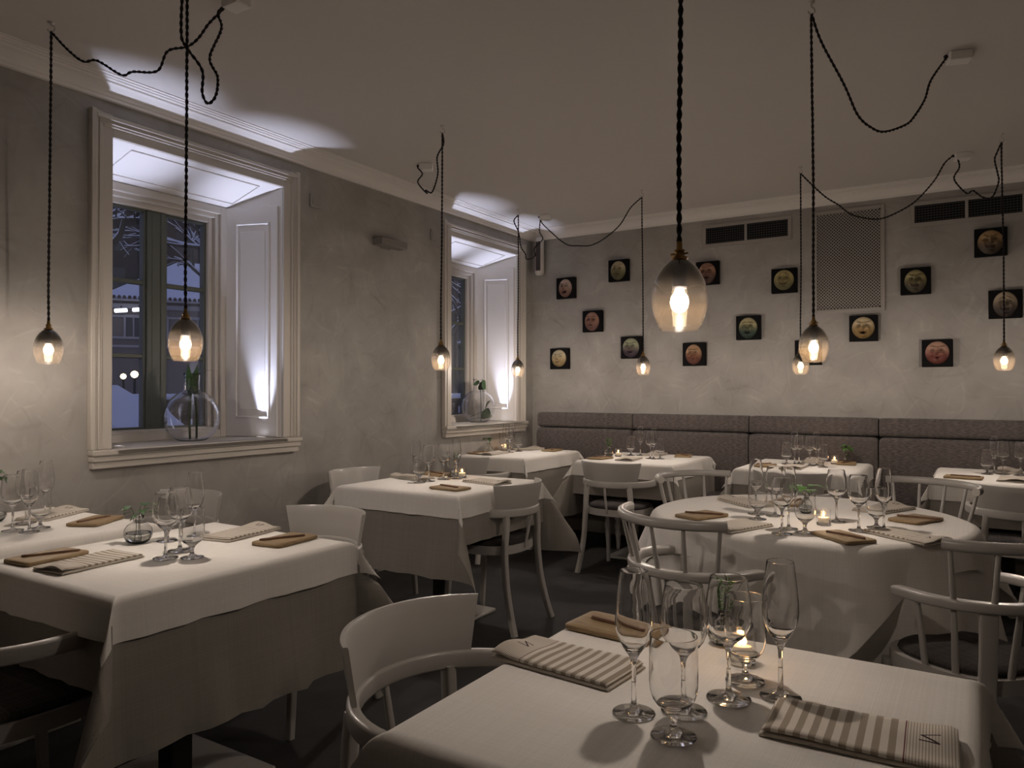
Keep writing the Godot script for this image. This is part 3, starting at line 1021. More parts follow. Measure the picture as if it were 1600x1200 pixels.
# which table stands where: centre, half sizes, its name in the labels
var TB := {
	"A": [3.16, 4.80, 0.362, 0.342, "the fern-vase table"],
	"B": [1.35, 4.557, 0.342, 0.388, "the table before the large window"],
	"C": [0.425, 4.70, 0.36, 0.39, "the wall table by the large window"],
	"D": [0.985, 2.675, 0.38, 0.37, "the table between the windows"],
	"E": [0.325, 0.745, 0.275, 0.42, "the corner table"],
	"F": [1.385, 0.66, 0.345, 0.40, "the table next to the corner table"],
	"G": [2.53, 0.60, 0.34, 0.365, "the table behind the round table"],
	"H": [3.69, 0.665, 0.345, 0.41, "the last banquette table"],
}
const ROUND := Vector2(2.93, 2.73)
const ROUND_R := 0.59

func make_tables():
	var k := 0
	for key in TB:
		var e: Array = TB[key]
		k += 1
		pedestal(e[0], e[1], e[2], e[3], "square-based pedestal table hidden beneath the cloths of " + e[4].trim_prefix("the "))
		# chair sides keep the under cloth short, so that it rests above the seats; [-x, +x, -z, +z]
		var h := [0.42, 0.42, 0.42, 0.42]
		var seat := 0.255
		if key in ["A", "D"]: h[0] = seat; h[1] = seat
		if key in ["B", "C"]: h[2] = seat; h[3] = seat
		if key in ["E", "F", "G", "H"]: h[2] = 0.1; h[3] = seat
		if key == "C" or key == "E": h[0] = 0.04
		var ho := [0.125, 0.125, 0.125, 0.125]
		if key == "C" or key == "E": ho[0] = 0.03
		if key in ["E", "F", "G", "H"]: ho[2] = 0.08
		if key == "A": ho = [0.14, 0.14, 0.14, 0.14]
		cloth("tablecloth", "long raw linen undercloth hanging low on " + e[4], "raw linen undercloths", M.raw_linen, e[0], e[1], e[2], e[3], h, 0.738, 40 + k, 0.035)
		cloth("tablecloth", "short white linen top cloth on " + e[4], "white linen top cloths", M.linen, e[0], e[1], e[2] + 0.007, e[3] + 0.007, ho, 0.7435, 60 + k, 0.016)
	pedestal(ROUND.x, ROUND.y, ROUND_R, ROUND_R, "round-topped pedestal table hidden beneath the cloths of the round table", true)
	round_cloth("tablecloth", "white round undercloth showing below the square cloth on the round table", "raw linen undercloths", M.linen, ROUND.x, ROUND.y, ROUND_R, ROUND_R + 0.43, 0.738, 0.0, 8, -1.0, 0.05)
	round_cloth("tablecloth", "large square white linen cloth with low corners on the round table", "white linen top cloths", M.linen, ROUND.x, ROUND.y, ROUND_R + 0.004, ROUND_R + 0.125, 0.7435, PI / 4 - 0.3, 9, 1.0, 0.24)

# ------------------------------------------------------------------ chairs
func arc(r: float, a0: float, a1: float, n: int, y: float, zr := 1.0, lead := []) -> PackedVector3Array:
	# angle 0 is the middle of the back (-z), positive to +x
	var o := PackedVector3Array()
	for k in n + 1:
		var a := deg_to_rad(lerpf(a0, a1, float(k) / n))
		o.append(Vector3(r * sin(a), y, -r * cos(a) * zr))
	return o

func seat_poly(w: float, d: float, n := 40) -> PackedVector2Array:
	var o := PackedVector2Array()
	for k in n:
		var t := TAU * k / n
		var c := cos(t)
		var s := sin(t)
		var q := pow(absf(c), 2.8) + pow(absf(s), 2.8)
		var r := pow(q, -1.0 / 2.8)
		var z := r * s * d
		o.append(Vector2(r * c * w * (1.0 + 0.06 * s), z))
	return o

func cushion(poly: PackedVector2Array, y0: float, h: float) -> ArrayMesh:
	var P := []
	for e in [[0.97, 0.0], [1.0, 0.3], [0.985, 0.62], [0.94, 0.85], [0.8, 0.97], [0.5, 1.03], [0.0, 1.05]]:
		var row := PackedVector3Array()
		for p in poly: row.append(Vector3(p.x * e[0], y0 + h * e[1], p.y * e[0]))
		P.append(row)
	var b := MB.new()
	b.rows(P, true, false)
	return b.done()

func bentwood_chair() -> Node3D:
	var t := thing("bentwood_armchair", "-", "chair", Vector3.ZERO, 0, "white bentwood armchairs")
	var b := MB.new()
	var path := PackedVector3Array([Vector3(-0.245, 0.618, 0.095), Vector3(-0.247, 0.62, 0.03)])
	path.append_array(arc(0.247, -90, 90, 28, 0.62))
	path.append_array(PackedVector3Array([Vector3(0.247, 0.62, 0.03), Vector3(0.245, 0.618, 0.095)]))
	b.sweep(path, rrect(0.026, 0.044, 0.008, 3), Vector3.UP, true, [], true)
	part("arm_rail", b.done(), M.white_lacquer, t)
	# curved back panel, leaning out a little towards its top
	b = MB.new()
	var inner := []
	var outer := []
	var hs := [0.637, 0.648, 0.69, 0.735, 0.762, 0.768]
	for k in hs.size():
		var q: float = (hs[k] - 0.637) / 0.131
		var rr := 0.246 + 0.022 * q
		var sp := 53.0 + 4.0 * q
		var th := 0.006 if k > 0 and k < hs.size() - 1 else 0.004
		inner.append(arc(rr - th, -sp, sp, 30, hs[k]))
		outer.append(arc(rr + th, -sp, sp, 30, hs[k]))
	b.g = 1; b.rows(outer, false, false)
	b.g = 2; b.rows(inner, false, true)
	b.g = 3; b.rows([outer[hs.size() - 1], inner[hs.size() - 1]], false, false)
	b.g = 4; b.rows([inner[0], outer[0]], false, false)
	b.g = -1
	for e in [0, 30]:
		for k in hs.size() - 1:
			b.quad_from(outer[k][e], outer[k + 1][e], inner[k + 1][e], inner[k][e], outer[k][15])
	part("back_panel", b.done(), M.white_lacquer, t)
	var sp2 := seat_poly(0.215, 0.205)
	b = MB.new()
	b.prism(sp2, 0.40, 0.445, Transform3D.IDENTITY, 5)
	part("seat_frame", b.done(), M.white_lacquer, t)
	var inset := PackedVector2Array()
	for p in sp2: inset.append(p * 0.965)
	part("seat_cushion", cushion(inset, 0.444, 0.03), M.seat_tweed, t)
	for sg in [-1.0, 1.0]:
		b = MB.new()
		b.sweep(pts([[sg * 0.172, 0.402, 0.165], [sg * 0.176, 0.2, 0.172], [sg * 0.182, 0.0, 0.186]]), rrect(0.03, 0.03, 0.005, 2), Vector3(1, 0, 0), true, [1.0, 0.95, 0.8])
		part("leg", b.done(), M.white_lacquer, t)
		b = MB.new()
		var rear := smooth(pts([[sg * 0.160, 0.61, -0.188], [sg * 0.168, 0.52, -0.19], [sg * 0.174, 0.42, -0.186], [sg * 0.18, 0.25, -0.2], [sg * 0.19, 0.1, -0.232], [sg * 0.2, 0.0, -0.262]]), 0.04)
		b.sweep(rear, rrect(0.034, 0.028, 0.007, 3), Vector3(1, 0, 0.3), true, [], true)
		part("leg", b.done(), M.white_lacquer, t)
	b = MB.new()
	b.tube(pts([[0.0, 0.605, -0.245], [0.0, 0.52, -0.228], [0.0, 0.42, -0.206]]), [0.008, 0.009, 0.008], 8)
	part("spindle", b.done(), M.white_lacquer, t)
	return t

func spindle_chair() -> Node3D:
	var t := thing("spindle_armchair", "-", "chair", Vector3.ZERO, 0, "white spindle armchairs")
	var b := MB.new()
	b.sweep(arc(0.271, -66, 66, 36, 0.825), rrect(0.03, 0.034, 0.013, 4), Vector3.UP, true, [], true)
	part("crest_rail", b.done(), M.white_lacquer, t)
	b = MB.new()
	var path := PackedVector3Array([Vector3(-0.225, 0.646, 0.07), Vector3(-0.228, 0.648, 0.04), Vector3(-0.229, 0.649, 0.015)])
	path.append_array(arc(0.23, -90, 90, 30, 0.649))
	path.append_array(PackedVector3Array([Vector3(0.229, 0.649, 0.015), Vector3(0.228, 0.648, 0.04), Vector3(0.225, 0.646, 0.07)]))
	b.sweep(path, rrect(0.042, 0.03, 0.008, 3), Vector3.UP, true, [], true)
	part("arm_bow", b.done(), M.white_lacquer, t)
	for a in [-62.0, -37.0, -12.5, 12.5, 37.0, 62.0]:
		var r := deg_to_rad(a)
		b = MB.new()
		b.tube(pts([Vector3(0.23 * sin(r), 0.655, -0.23 * cos(r)), Vector3(0.25 * sin(r), 0.735, -0.25 * cos(r)), Vector3(0.27 * sin(r), 0.82, -0.27 * cos(r))]), [0.0085, 0.0075, 0.0065], 8)
		part("spindle", b.done(), M.white_lacquer, t)
	for a in [-88.0, -62.0, -20.0, 0.0, 20.0, 62.0, 88.0]:
		var r := deg_to_rad(a)
		b = MB.new()
		b.sweep(pts([Vector3(0.19 * sin(r), 0.40, -0.183 * cos(r)), Vector3(0.208 * sin(r), 0.52, -0.206 * cos(r)), Vector3(0.229 * sin(r), 0.642, -0.229 * cos(r))]), rrect(0.02, 0.014, 0.005, 3), Vector3(sin(r), 0, -cos(r)), true, [1.0, 0.95, 0.75], true)
		part("spindle", b.done(), M.white_lacquer, t)
	for sg in [-1.0, 1.0]:
		b = MB.new()
		b.sweep(smooth(pts([[sg * 0.15, 0.642, -0.175], [sg * 0.145, 0.5, -0.17], [sg * 0.148, 0.36, -0.168], [sg * 0.176, 0.15, -0.215], [sg * 0.19, 0.0, -0.25]]), 0.05), rrect(0.022, 0.046, 0.005, 3), Vector3(0.8, 0, sg * 0.6), true, [], true)
		part("leg", b.done(), M.white_lacquer, t)
		b = MB.new()
		b.tube(pts([[sg * 0.168, 0.405, 0.155], [sg * 0.18, 0.2, 0.17], [sg * 0.192, 0.0, 0.19]]), [0.018, 0.02, 0.012], 12)
		part("leg", b.done(), M.white_lacquer, t)
	var sp := seat_poly(0.205, 0.195)
	b = MB.new()
	b.prism(sp, 0.395, 0.44, Transform3D.IDENTITY, 5)
	part("seat", b.done(), M.white_lacquer, t)
	var inset := PackedVector2Array()
	for p in sp: inset.append(p * 0.9)
	part("seat_cushion", cushion(inset, 0.439, 0.024), M.seat_tweed, t)
	return t

func make_chairs():
	var c := bentwood_chair()
	var list := [
		[2.66, 4.75, 1, 0, "white bentwood armchair at the fern-vase table, its broad back panel fully seen"],
		[3.77, 4.77, -1, 0, "white bentwood armchair at the fern-vase table, mostly cut off by the frame"],
		[1.25, 3.97, 0, 1, "white bentwood armchair facing us at the table before the large window"],
		[1.33, 5.04, 0, -1, "white bentwood armchair with dark seat, turned away, at the table before the large window"],
		[0.31, 3.95, 0, 1, "white bentwood armchair behind the wall table by the large window"],
		[0.40, 2.60, 1, 0, "white bentwood armchair with its back to the wall between the two windows"],
		[1.27, 2.59, -1, 0.02, "white bentwood armchair on the room side of the table between the windows"],
		[0.27, 1.32, 0, -1, "white bentwood armchair tucked at the corner table"],
		[1.40, 1.16, 0.03, -1, "white bentwood armchair at the table next to the corner table"],
		[2.56, 1.13, 0, -1, "white bentwood armchair half hidden behind the round table's glasses"],
		[3.74, 1.20, 0, -1, "white bentwood armchair at the last banquette table"],
	]
	for k in list.size():
		var e: Array = list[k]
		if k == 0:
			c.position = Vector3(e[0], 0, e[1])
			c.rotation.y = heading(e[2], e[3])
			c.set_meta("label", e[4])
		else: dup(c, "bentwood_armchair", e[4], Vector3(e[0], 0, e[1]), heading(e[2], e[3]))
	var s := spindle_chair()
	list = [
		[2.699, 3.412, 0.489, -0.872, "white spindle armchair on the candle-lit table's near window side, its curved crest toward us"],
		[3.524, 3.30, -0.791, -0.611, "white spindle armchair at the round table, cut by the frame's edge"],
		[2.44, 2.38, 0.90, 0.42, "white spindle armchair at the round table backing onto the banquette aisle"],
		[3.28, 2.17, -0.67, 0.74, "white spindle armchair at the round table facing us from the banquette side"],
	]
	for k in list.size():
		var e: Array = list[k]
		if k == 0:
			s.position = Vector3(e[0], 0, e[1])
			s.rotation.y = heading(e[2], e[3])
			s.set_meta("label", e[4])
		else: dup(s, "spindle_armchair", e[4], Vector3(e[0], 0, e[1]), heading(e[2], e[3]))

# ------------------------------------------------------------------ glassware
func stemware(kind: String) -> Node3D:
	var called: String = {"f": "champagne_flute", "w": "wine_glass", "g": "water_goblet"}[kind]
	var t := thing(called, "-", "glass")
	var foot: Array       # the foot and half the stem
	var up: Array         # the rest of the stem and its flare into the bowl
	var outer: Array
	var inner_low: float
	if kind == "f":
		foot = [[0.0, 0.0, 1], [0.0335, 0.0, 1], [0.0345, 0.0012, 1], [0.033, 0.0022, 2], [0.016, 0.004, 2], [0.007, 0.008, 2], [0.0042, 0.018, 2], [0.0036, 0.05, 3], [0.0, 0.05, 3]]
		up = [[0.0, 0.0501, 1], [0.0036, 0.0501, 2], [0.0042, 0.078, 2], [0.0062, 0.088, 2], [0.0095, 0.0945, 2]]
		outer = [[0.0130, 0.0995], [0.018, 0.107], [0.0248, 0.12], [0.0288, 0.133], [0.0302, 0.146], [0.0297, 0.163], [0.0277, 0.186], [0.0248, 0.21], [0.0225, 0.229]]
		inner_low = 0.1015
	elif kind == "w":
		foot = [[0.0, 0.0, 1], [0.036, 0.0, 1], [0.037, 0.0012, 1], [0.0355, 0.0022, 2], [0.017, 0.004, 2], [0.0075, 0.008, 2], [0.0044, 0.018, 2], [0.0037, 0.05, 3], [0.0, 0.05, 3]]
		up = [[0.0, 0.0501, 1], [0.0037, 0.0501, 2], [0.0044, 0.078, 2], [0.0072, 0.0875, 2], [0.0115, 0.0935, 2]]
		outer = [[0.0165, 0.0978], [0.024, 0.104], [0.0318, 0.115], [0.0366, 0.128], [0.0384, 0.141], [0.038, 0.155], [0.0358, 0.173], [0.0328, 0.19], [0.0302, 0.204]]
		inner_low = 0.0995
	else:
		foot = [[0.0, 0.0, 1], [0.0335, 0.0, 1], [0.0345, 0.0012, 1], [0.033, 0.0024, 2], [0.016, 0.0055, 2], [0.0075, 0.011, 2], [0.0055, 0.018, 3], [0.0, 0.018, 3]]
		up = [[0.0, 0.0181, 1], [0.0055, 0.0181, 2], [0.0062, 0.0275, 2], [0.0105, 0.036, 2]]
		outer = [[0.0172, 0.0425], [0.0255, 0.0485], [0.032, 0.0575], [0.0355, 0.069], [0.0366, 0.082], [0.0366, 0.1], [0.0362, 0.125], [0.0355, 0.151]]
		inner_low = 0.0455
	var b := MB.new()
	b.lathe(foot, 24)
	part("foot", b.done(), M.crystal, t)
	b = MB.new()
	var prof := up.duplicate(true)
	for p in outer: prof.append([p[0], p[1], 2])
	prof[prof.size() - 1][2] = 9
	var last: Array = outer[outer.size() - 1]
	prof.append([last[0] - 0.0006, last[1] + 0.0006, 9])
	for k in range(outer.size() - 1, 0, -1): prof.append([outer[k][0] - 0.0013, outer[k][1] + (0.001 if k == 1 else 0.0), 4])
	prof.append([outer[0][0] * 0.72, inner_low + 0.0008, 4])
	prof.append([0.0, inner_low, 4])
	b.lathe(prof, 40)
	part("bowl", b.done(), M.crystal, t)
	return t

var glass_proto := {}
func glass(kind: String, key: String, x: float, z: float, label: String, group: String):
	if TB.has(key):
		var e: Array = TB[key]
		x = clampf(x, e[0] - e[2] + 0.05, e[0] + e[2] - 0.05)
		z = clampf(z, e[1] - e[3] + 0.05, e[1] + e[3] - 0.05)
	if not glass_proto.has(kind):
		var t := stemware(kind)
		t.set_meta("label", label)
		t.set_meta("group", group)
		t.position = Vector3(x, TOP, z)
		glass_proto[kind] = t
	else:
		var src: Node3D = glass_proto[kind]
		dup(src, String(src.name), label, Vector3(x, TOP, z), 0, group)

func make_glassware():
	glass("f", "A", 3.078, 4.900, "champagne flute beside the folded N napkin at the white chair on the fern-vase table", "flutes on the fern-vase table")
	glass("w", "A", 3.144, 4.850, "wine glass between a flute and the fern vase on the fern-vase table", "wine glasses on the fern-vase table")
	glass("g", "A", 3.160, 4.943, "water goblet in front of the other glasses on the fern-vase table", "goblets on the fern-vase table")
	glass("w", "A", 3.191, 4.762, "wine glass directly before the fern vase on the fern-vase table", "wine glasses on the fern-vase table")
	glass("g", "A", 3.195, 4.672, "water goblet against the lit tealight on the fern-vase table", "goblets on the fern-vase table")
	glass("f", "A", 3.264, 4.710, "champagne flute over the corner of the second N napkin on the fern-vase table", "flutes on the fern-vase table")
	glass("w", "B", 1.420, 4.639, "wine glass at the front of the cluster on the table before the large window", "wine glasses on the table before the large window")
	glass("w", "B", 1.357, 4.548, "wine glass in the middle of the cluster on the table before the large window", "wine glasses on the table before the large window")
	glass("f", "B", 1.202, 4.385, "champagne flute at the back of the cluster on the table before the large window", "flutes on the table before the large window")
	glass("g", "B", 1.481, 4.590, "water goblet beside the front wine glass on the table before the large window", "goblets on the table before the large window")
	glass("g", "B", 1.180, 4.478, "water goblet just beside the leaf vase on the table before the large window", "goblets on the table before the large window")
	glass("w", "C", 0.525, 4.669, "wine glass beside the tall leaf vase on the wall table by the large window", "wine glasses on the wall table by the large window")
	glass("w", "C", 0.395, 4.563, "wine glass in the middle of the cluster on the wall table by the large window", "wine glasses on the wall table by the large window")
	glass("f", "C", 0.604, 4.649, "champagne flute in front of the cluster on the wall table by the large window", "flutes on the wall table by the large window")
	glass("g", "C", 0.557, 4.589, "water goblet at the end facing the napkin on the wall table by the large window", "goblets on the wall table by the large window")
	glass("f", "C", 0.321, 4.454, "champagne flute on the wall side on the wall table by the large window", "flutes on the wall table by the large window")
	glass("f", "D", 0.799, 2.677, "champagne flute at the window wall end of the row on the table between the windows", "flutes on the table between the windows")
	glass("g", "D", 0.892, 2.759, "water goblet in front of the first flute on the table between the windows", "goblets on the table between the windows")
	glass("w", "D", 0.899, 2.685, "wine glass next to the first flute on the table between the windows", "wine glasses on the table between the windows")
	glass("w", "D", 0.915, 2.568, "wine glass in the middle of the row on the table between the windows", "wine glasses on the table between the windows")
	glass("f", "D", 0.959, 2.504, "champagne flute behind the lit tealight on the table between the windows", "flutes on the table between the windows")
	glass("g", "D", 0.886, 2.436, "water goblet beside the green sprig on the table between the windows", "goblets on the table between the windows")
	glass("g", "E", 0.044, 0.660, "water goblet beside the tealight on the corner table", "goblets on the corner table")
	glass("f", "E", 0.152, 0.700, "champagne flute in the centre of the cluster on the corner table", "flutes on the corner table")
	glass("w", "E", 0.250, 0.800, "wine glass next to the centre flute on the corner table", "wine glasses on the corner table")
	glass("f", "E", 0.124, 0.560, "champagne flute at the banquette side of the cluster on the corner table", "flutes on the corner table")
	glass("g", "E", 0.251, 0.660, "water goblet beside the napkin by the banquette on the corner table", "goblets on the corner table")
	glass("g", "F", 1.211, 0.522, "water goblet beside the tealight on the table next to the corner table", "goblets on the table next to the corner table")
	glass("f", "F", 1.275, 0.482, "champagne flute at the banquette side on the table next to the corner table", "flutes on the table next to the corner table")
	glass("w", "F", 1.442, 0.695, "wine glass in the middle of the cluster on the table next to the corner table", "wine glasses on the table next to the corner table")
	glass("f", "F", 1.472, 0.706, "champagne flute close against the middle wine glass on the table next to the corner table", "flutes on the table next to the corner table")
	glass("g", "F", 1.515, 0.680, "water goblet by the board on the table next to the corner table", "goblets on the table next to the corner table")
	glass("g", "G", 2.405, 0.577, "water goblet farthest from the vase on the table behind the round table", "goblets on the table behind the round table")
	glass("f", "G", 2.462, 0.594, "champagne flute second along the row on the table behind the round table", "flutes on the table behind the round table")
	glass("w", "G", 2.479, 0.531, "wine glass third along the row on the table behind the round table", "wine glasses on the table behind the round table")
	glass("w", "G", 2.565, 0.607, "wine glass fourth along the row on the table behind the round table", "wine glasses on the table behind the round table")
	glass("f", "G", 2.600, 0.560, "champagne flute next to the end goblet on the table behind the round table", "flutes on the table behind the round table")
	glass("g", "G", 2.660, 0.672, "water goblet at the vase end of the row on the table behind the round table", "goblets on the table behind the round table")
	glass("g", "H", 3.590, 0.581, "water goblet at the board end of the row on the last banquette table", "goblets on the last banquette table")
	glass("f", "H", 3.628, 0.474, "champagne flute behind the row on the last banquette table", "flutes on the last banquette table")
	glass("w", "H", 3.672, 0.529, "wine glass in the middle of the row on the last banquette table", "wine glasses on the last banquette table")
	glass("w", "H", 3.760, 0.555, "wine glass at the room side end of the row on the last banquette table", "wine glasses on the last banquette table")
	glass("f", "R", 2.756, 2.834, "champagne flute behind the goblet by the back napkin on the round table", "flutes on the round table")
	glass("g", "R", 2.794, 2.956, "water goblet beside the back napkin on the round table", "goblets on the round table")
	glass("w", "R", 2.835, 2.840, "wine glass beyond the pair of crossed glasses on the round table", "wine glasses on the round table")
	glass("w", "R", 2.945, 3.223, "wine glass in front, beside the front goblet on the round table", "wine glasses on the round table")
	glass("f", "R", 2.944, 3.107, "champagne flute close behind the front wine glass on the round table", "flutes on the round table")
	glass("g", "R", 3.011, 3.153, "water goblet directly before the leaf vase on the round table", "goblets on the round table")
	glass("w", "R", 3.072, 2.851, "wine glass behind the lit tealight on the round table", "wine glasses on the round table")
	glass("w", "R", 3.172, 3.008, "wine glass beyond the tealight toward the N napkin on the round table", "wine glasses on the round table")
	glass("g", "R", 3.220, 2.911, "water goblet between a wine glass and a flute on the round table", "goblets on the round table")
	glass("f", "R", 3.249, 2.945, "champagne flute at the end near the knife board on the round table", "flutes on the round table")

# ------------------------------------------------------------------ things laid on the tables
func napkin() -> Node3D:
	# local +x points away from the diner; the printed end with the mark lies at -x
	var t := thing("napkin", "-", "napkin")
	var L := 0.26
	var W := 0.135
	for layer in 2:
		var P := []
		var U := []
		var nx := 30
		var sec := []
		# cross-section: flat underneath, rounded folds at both long sides
		for k in 5: sec.append([-1.0, 0.0, k / 4.0])
		sec.clear()
		var th := 0.0062
		for k in 13:
			var q := k / 12.0
			sec.append([lerpf(1.0, -1.0, q), 1.0])
		sec.append([-1.012, 0.75]); sec.append([-1.018, 0.5]); sec.append([-1.012, 0.2])
		for k in 7:
			sec.append([lerpf(-1.0, 1.0, k / 6.0), 0.0])
		sec.append([1.012, 0.2]); sec.append([1.018, 0.5]); sec.append([1.012, 0.75])
		for i in nx + 1:
			var q := float(i) / nx
			var x := (q - 0.5) * (L - layer * 0.004) - layer * 0.002
			var lift := 0.007 * exp(-pow((q - 0.0) / 0.16, 2.0)) * (0.35 + 0.65 * layer)
			var row := PackedVector3Array()
			var uv := PackedVector2Array()
			for s in sec:
				var z: float = s[0] * (W / 2 - layer * 0.002)
				var bow := 0.003 * sin(q * 5.0 + 0.6) * sin(s[0] * 2.0 + 0.9)
				var wav := lift * (0.75 + 0.9 * sin(s[0] * 2.6 + 0.5))
				var edge := sqrt(clampf(minf(q, 1.0 - q) * 30.0, 0.25, 1.0))
				var y: float = layer * th + s[1] * th * edge + maxf(0.0, wav + bow * (0.3 + 0.7 * layer)) * (1.0 if layer == 1 else 0.6)
				row.append(Vector3(x, y, z))
				uv.append(Vector2(q, s[0] * 0.5 + 0.5))
			P.append(row)
			U.append(uv)
		var b := MB.new()
		b.g = 1
		b.rows(P, true, false, U)
		b.g = -1
		for e in [0, nx]:
			var m := Vector3.ZERO
			for p in P[e]: m += p
			m /= P[e].size()
			for j in sec.size(): b.tri_from(m, P[e][j], P[e][(j + 1) % sec.size()], P[15][3])
		part("top_fold" if layer else "under_fold", b.done(), M.napkin if layer else M.napkin_under, t)
	return t

func board() -> Node3D:
	var t := thing("serving_board", "-", "serving board")
	var b := MB.new()
	var P := []
	for e in [[-0.003, 0.0], [0.0, 0.002], [0.0, 0.010], [-0.002, 0.012], [-0.02, 0.0122]]:
		var row := PackedVector3Array()
		for p in rrect(0.195 + 2 * e[0], 0.125 + 2 * e[0], 0.012 if e[0] > -0.01 else 0.004, 4): row.append(Vector3(p.x, e[1], -p.y))
		P.append(row)
	b.g = 1
	b.rows(P, true, true)
	b.g = 2
	var last: PackedVector3Array = P[P.size() - 1]
	for j in last.size(): b.tri_from(Vector3(0, 0.0122, 0), last[j], last[(j + 1) % last.size()], Vector3(0, -1, 0))
	for j in last.size(): b.tri_from(Vector3.ZERO, P[0][j], P[0][(j + 1) % last.size()], Vector3(0, 1, 0))
	part("plank", b.done(), M.oak, t)
	return t

func knife() -> Node3D:
	var t := thing("butter_knife", "-", "knife")
	var o := PackedVector2Array()
	for p in [[-0.075, -0.006], [-0.05, -0.0075], [-0.01, -0.0055], [0.02, -0.007], [0.05, -0.011], [0.072, -0.009], [0.078, -0.001], [0.07, 0.007], [0.04, 0.0065], [0.0, 0.0055], [-0.05, 0.0075], [-0.075, 0.006], [-0.078, 0.0]]:
		o.append(Vector2(p[0], p[1]))
	var b := MB.new()
	var inner := PackedVector2Array()
	for p in o: inner.append(p * Vector2(0.985, 0.7))
	b.prism(o, 0.001, 0.005, Transform3D.IDENTITY, 4)
	b.prism(inner, 0.005, 0.0072, Transform3D.IDENTITY, 4)
	part("blade", b.done(), M.juniper, t)
	return t

func lay(proto: String, src: Node3D, label: String, x: float, y: float, z: float, dx: float, dz: float, group: String):
	# the first one is the model itself
	var turn := atan2(-dz, dx)
	if src.get_meta("label") == "-":
		src.set_meta("label", label)
		src.set_meta("group", group)
		src.position = Vector3(x, y, z)
		src.rotation.y = turn
	else: dup(src, proto, label, Vector3(x, y, z), turn, group)

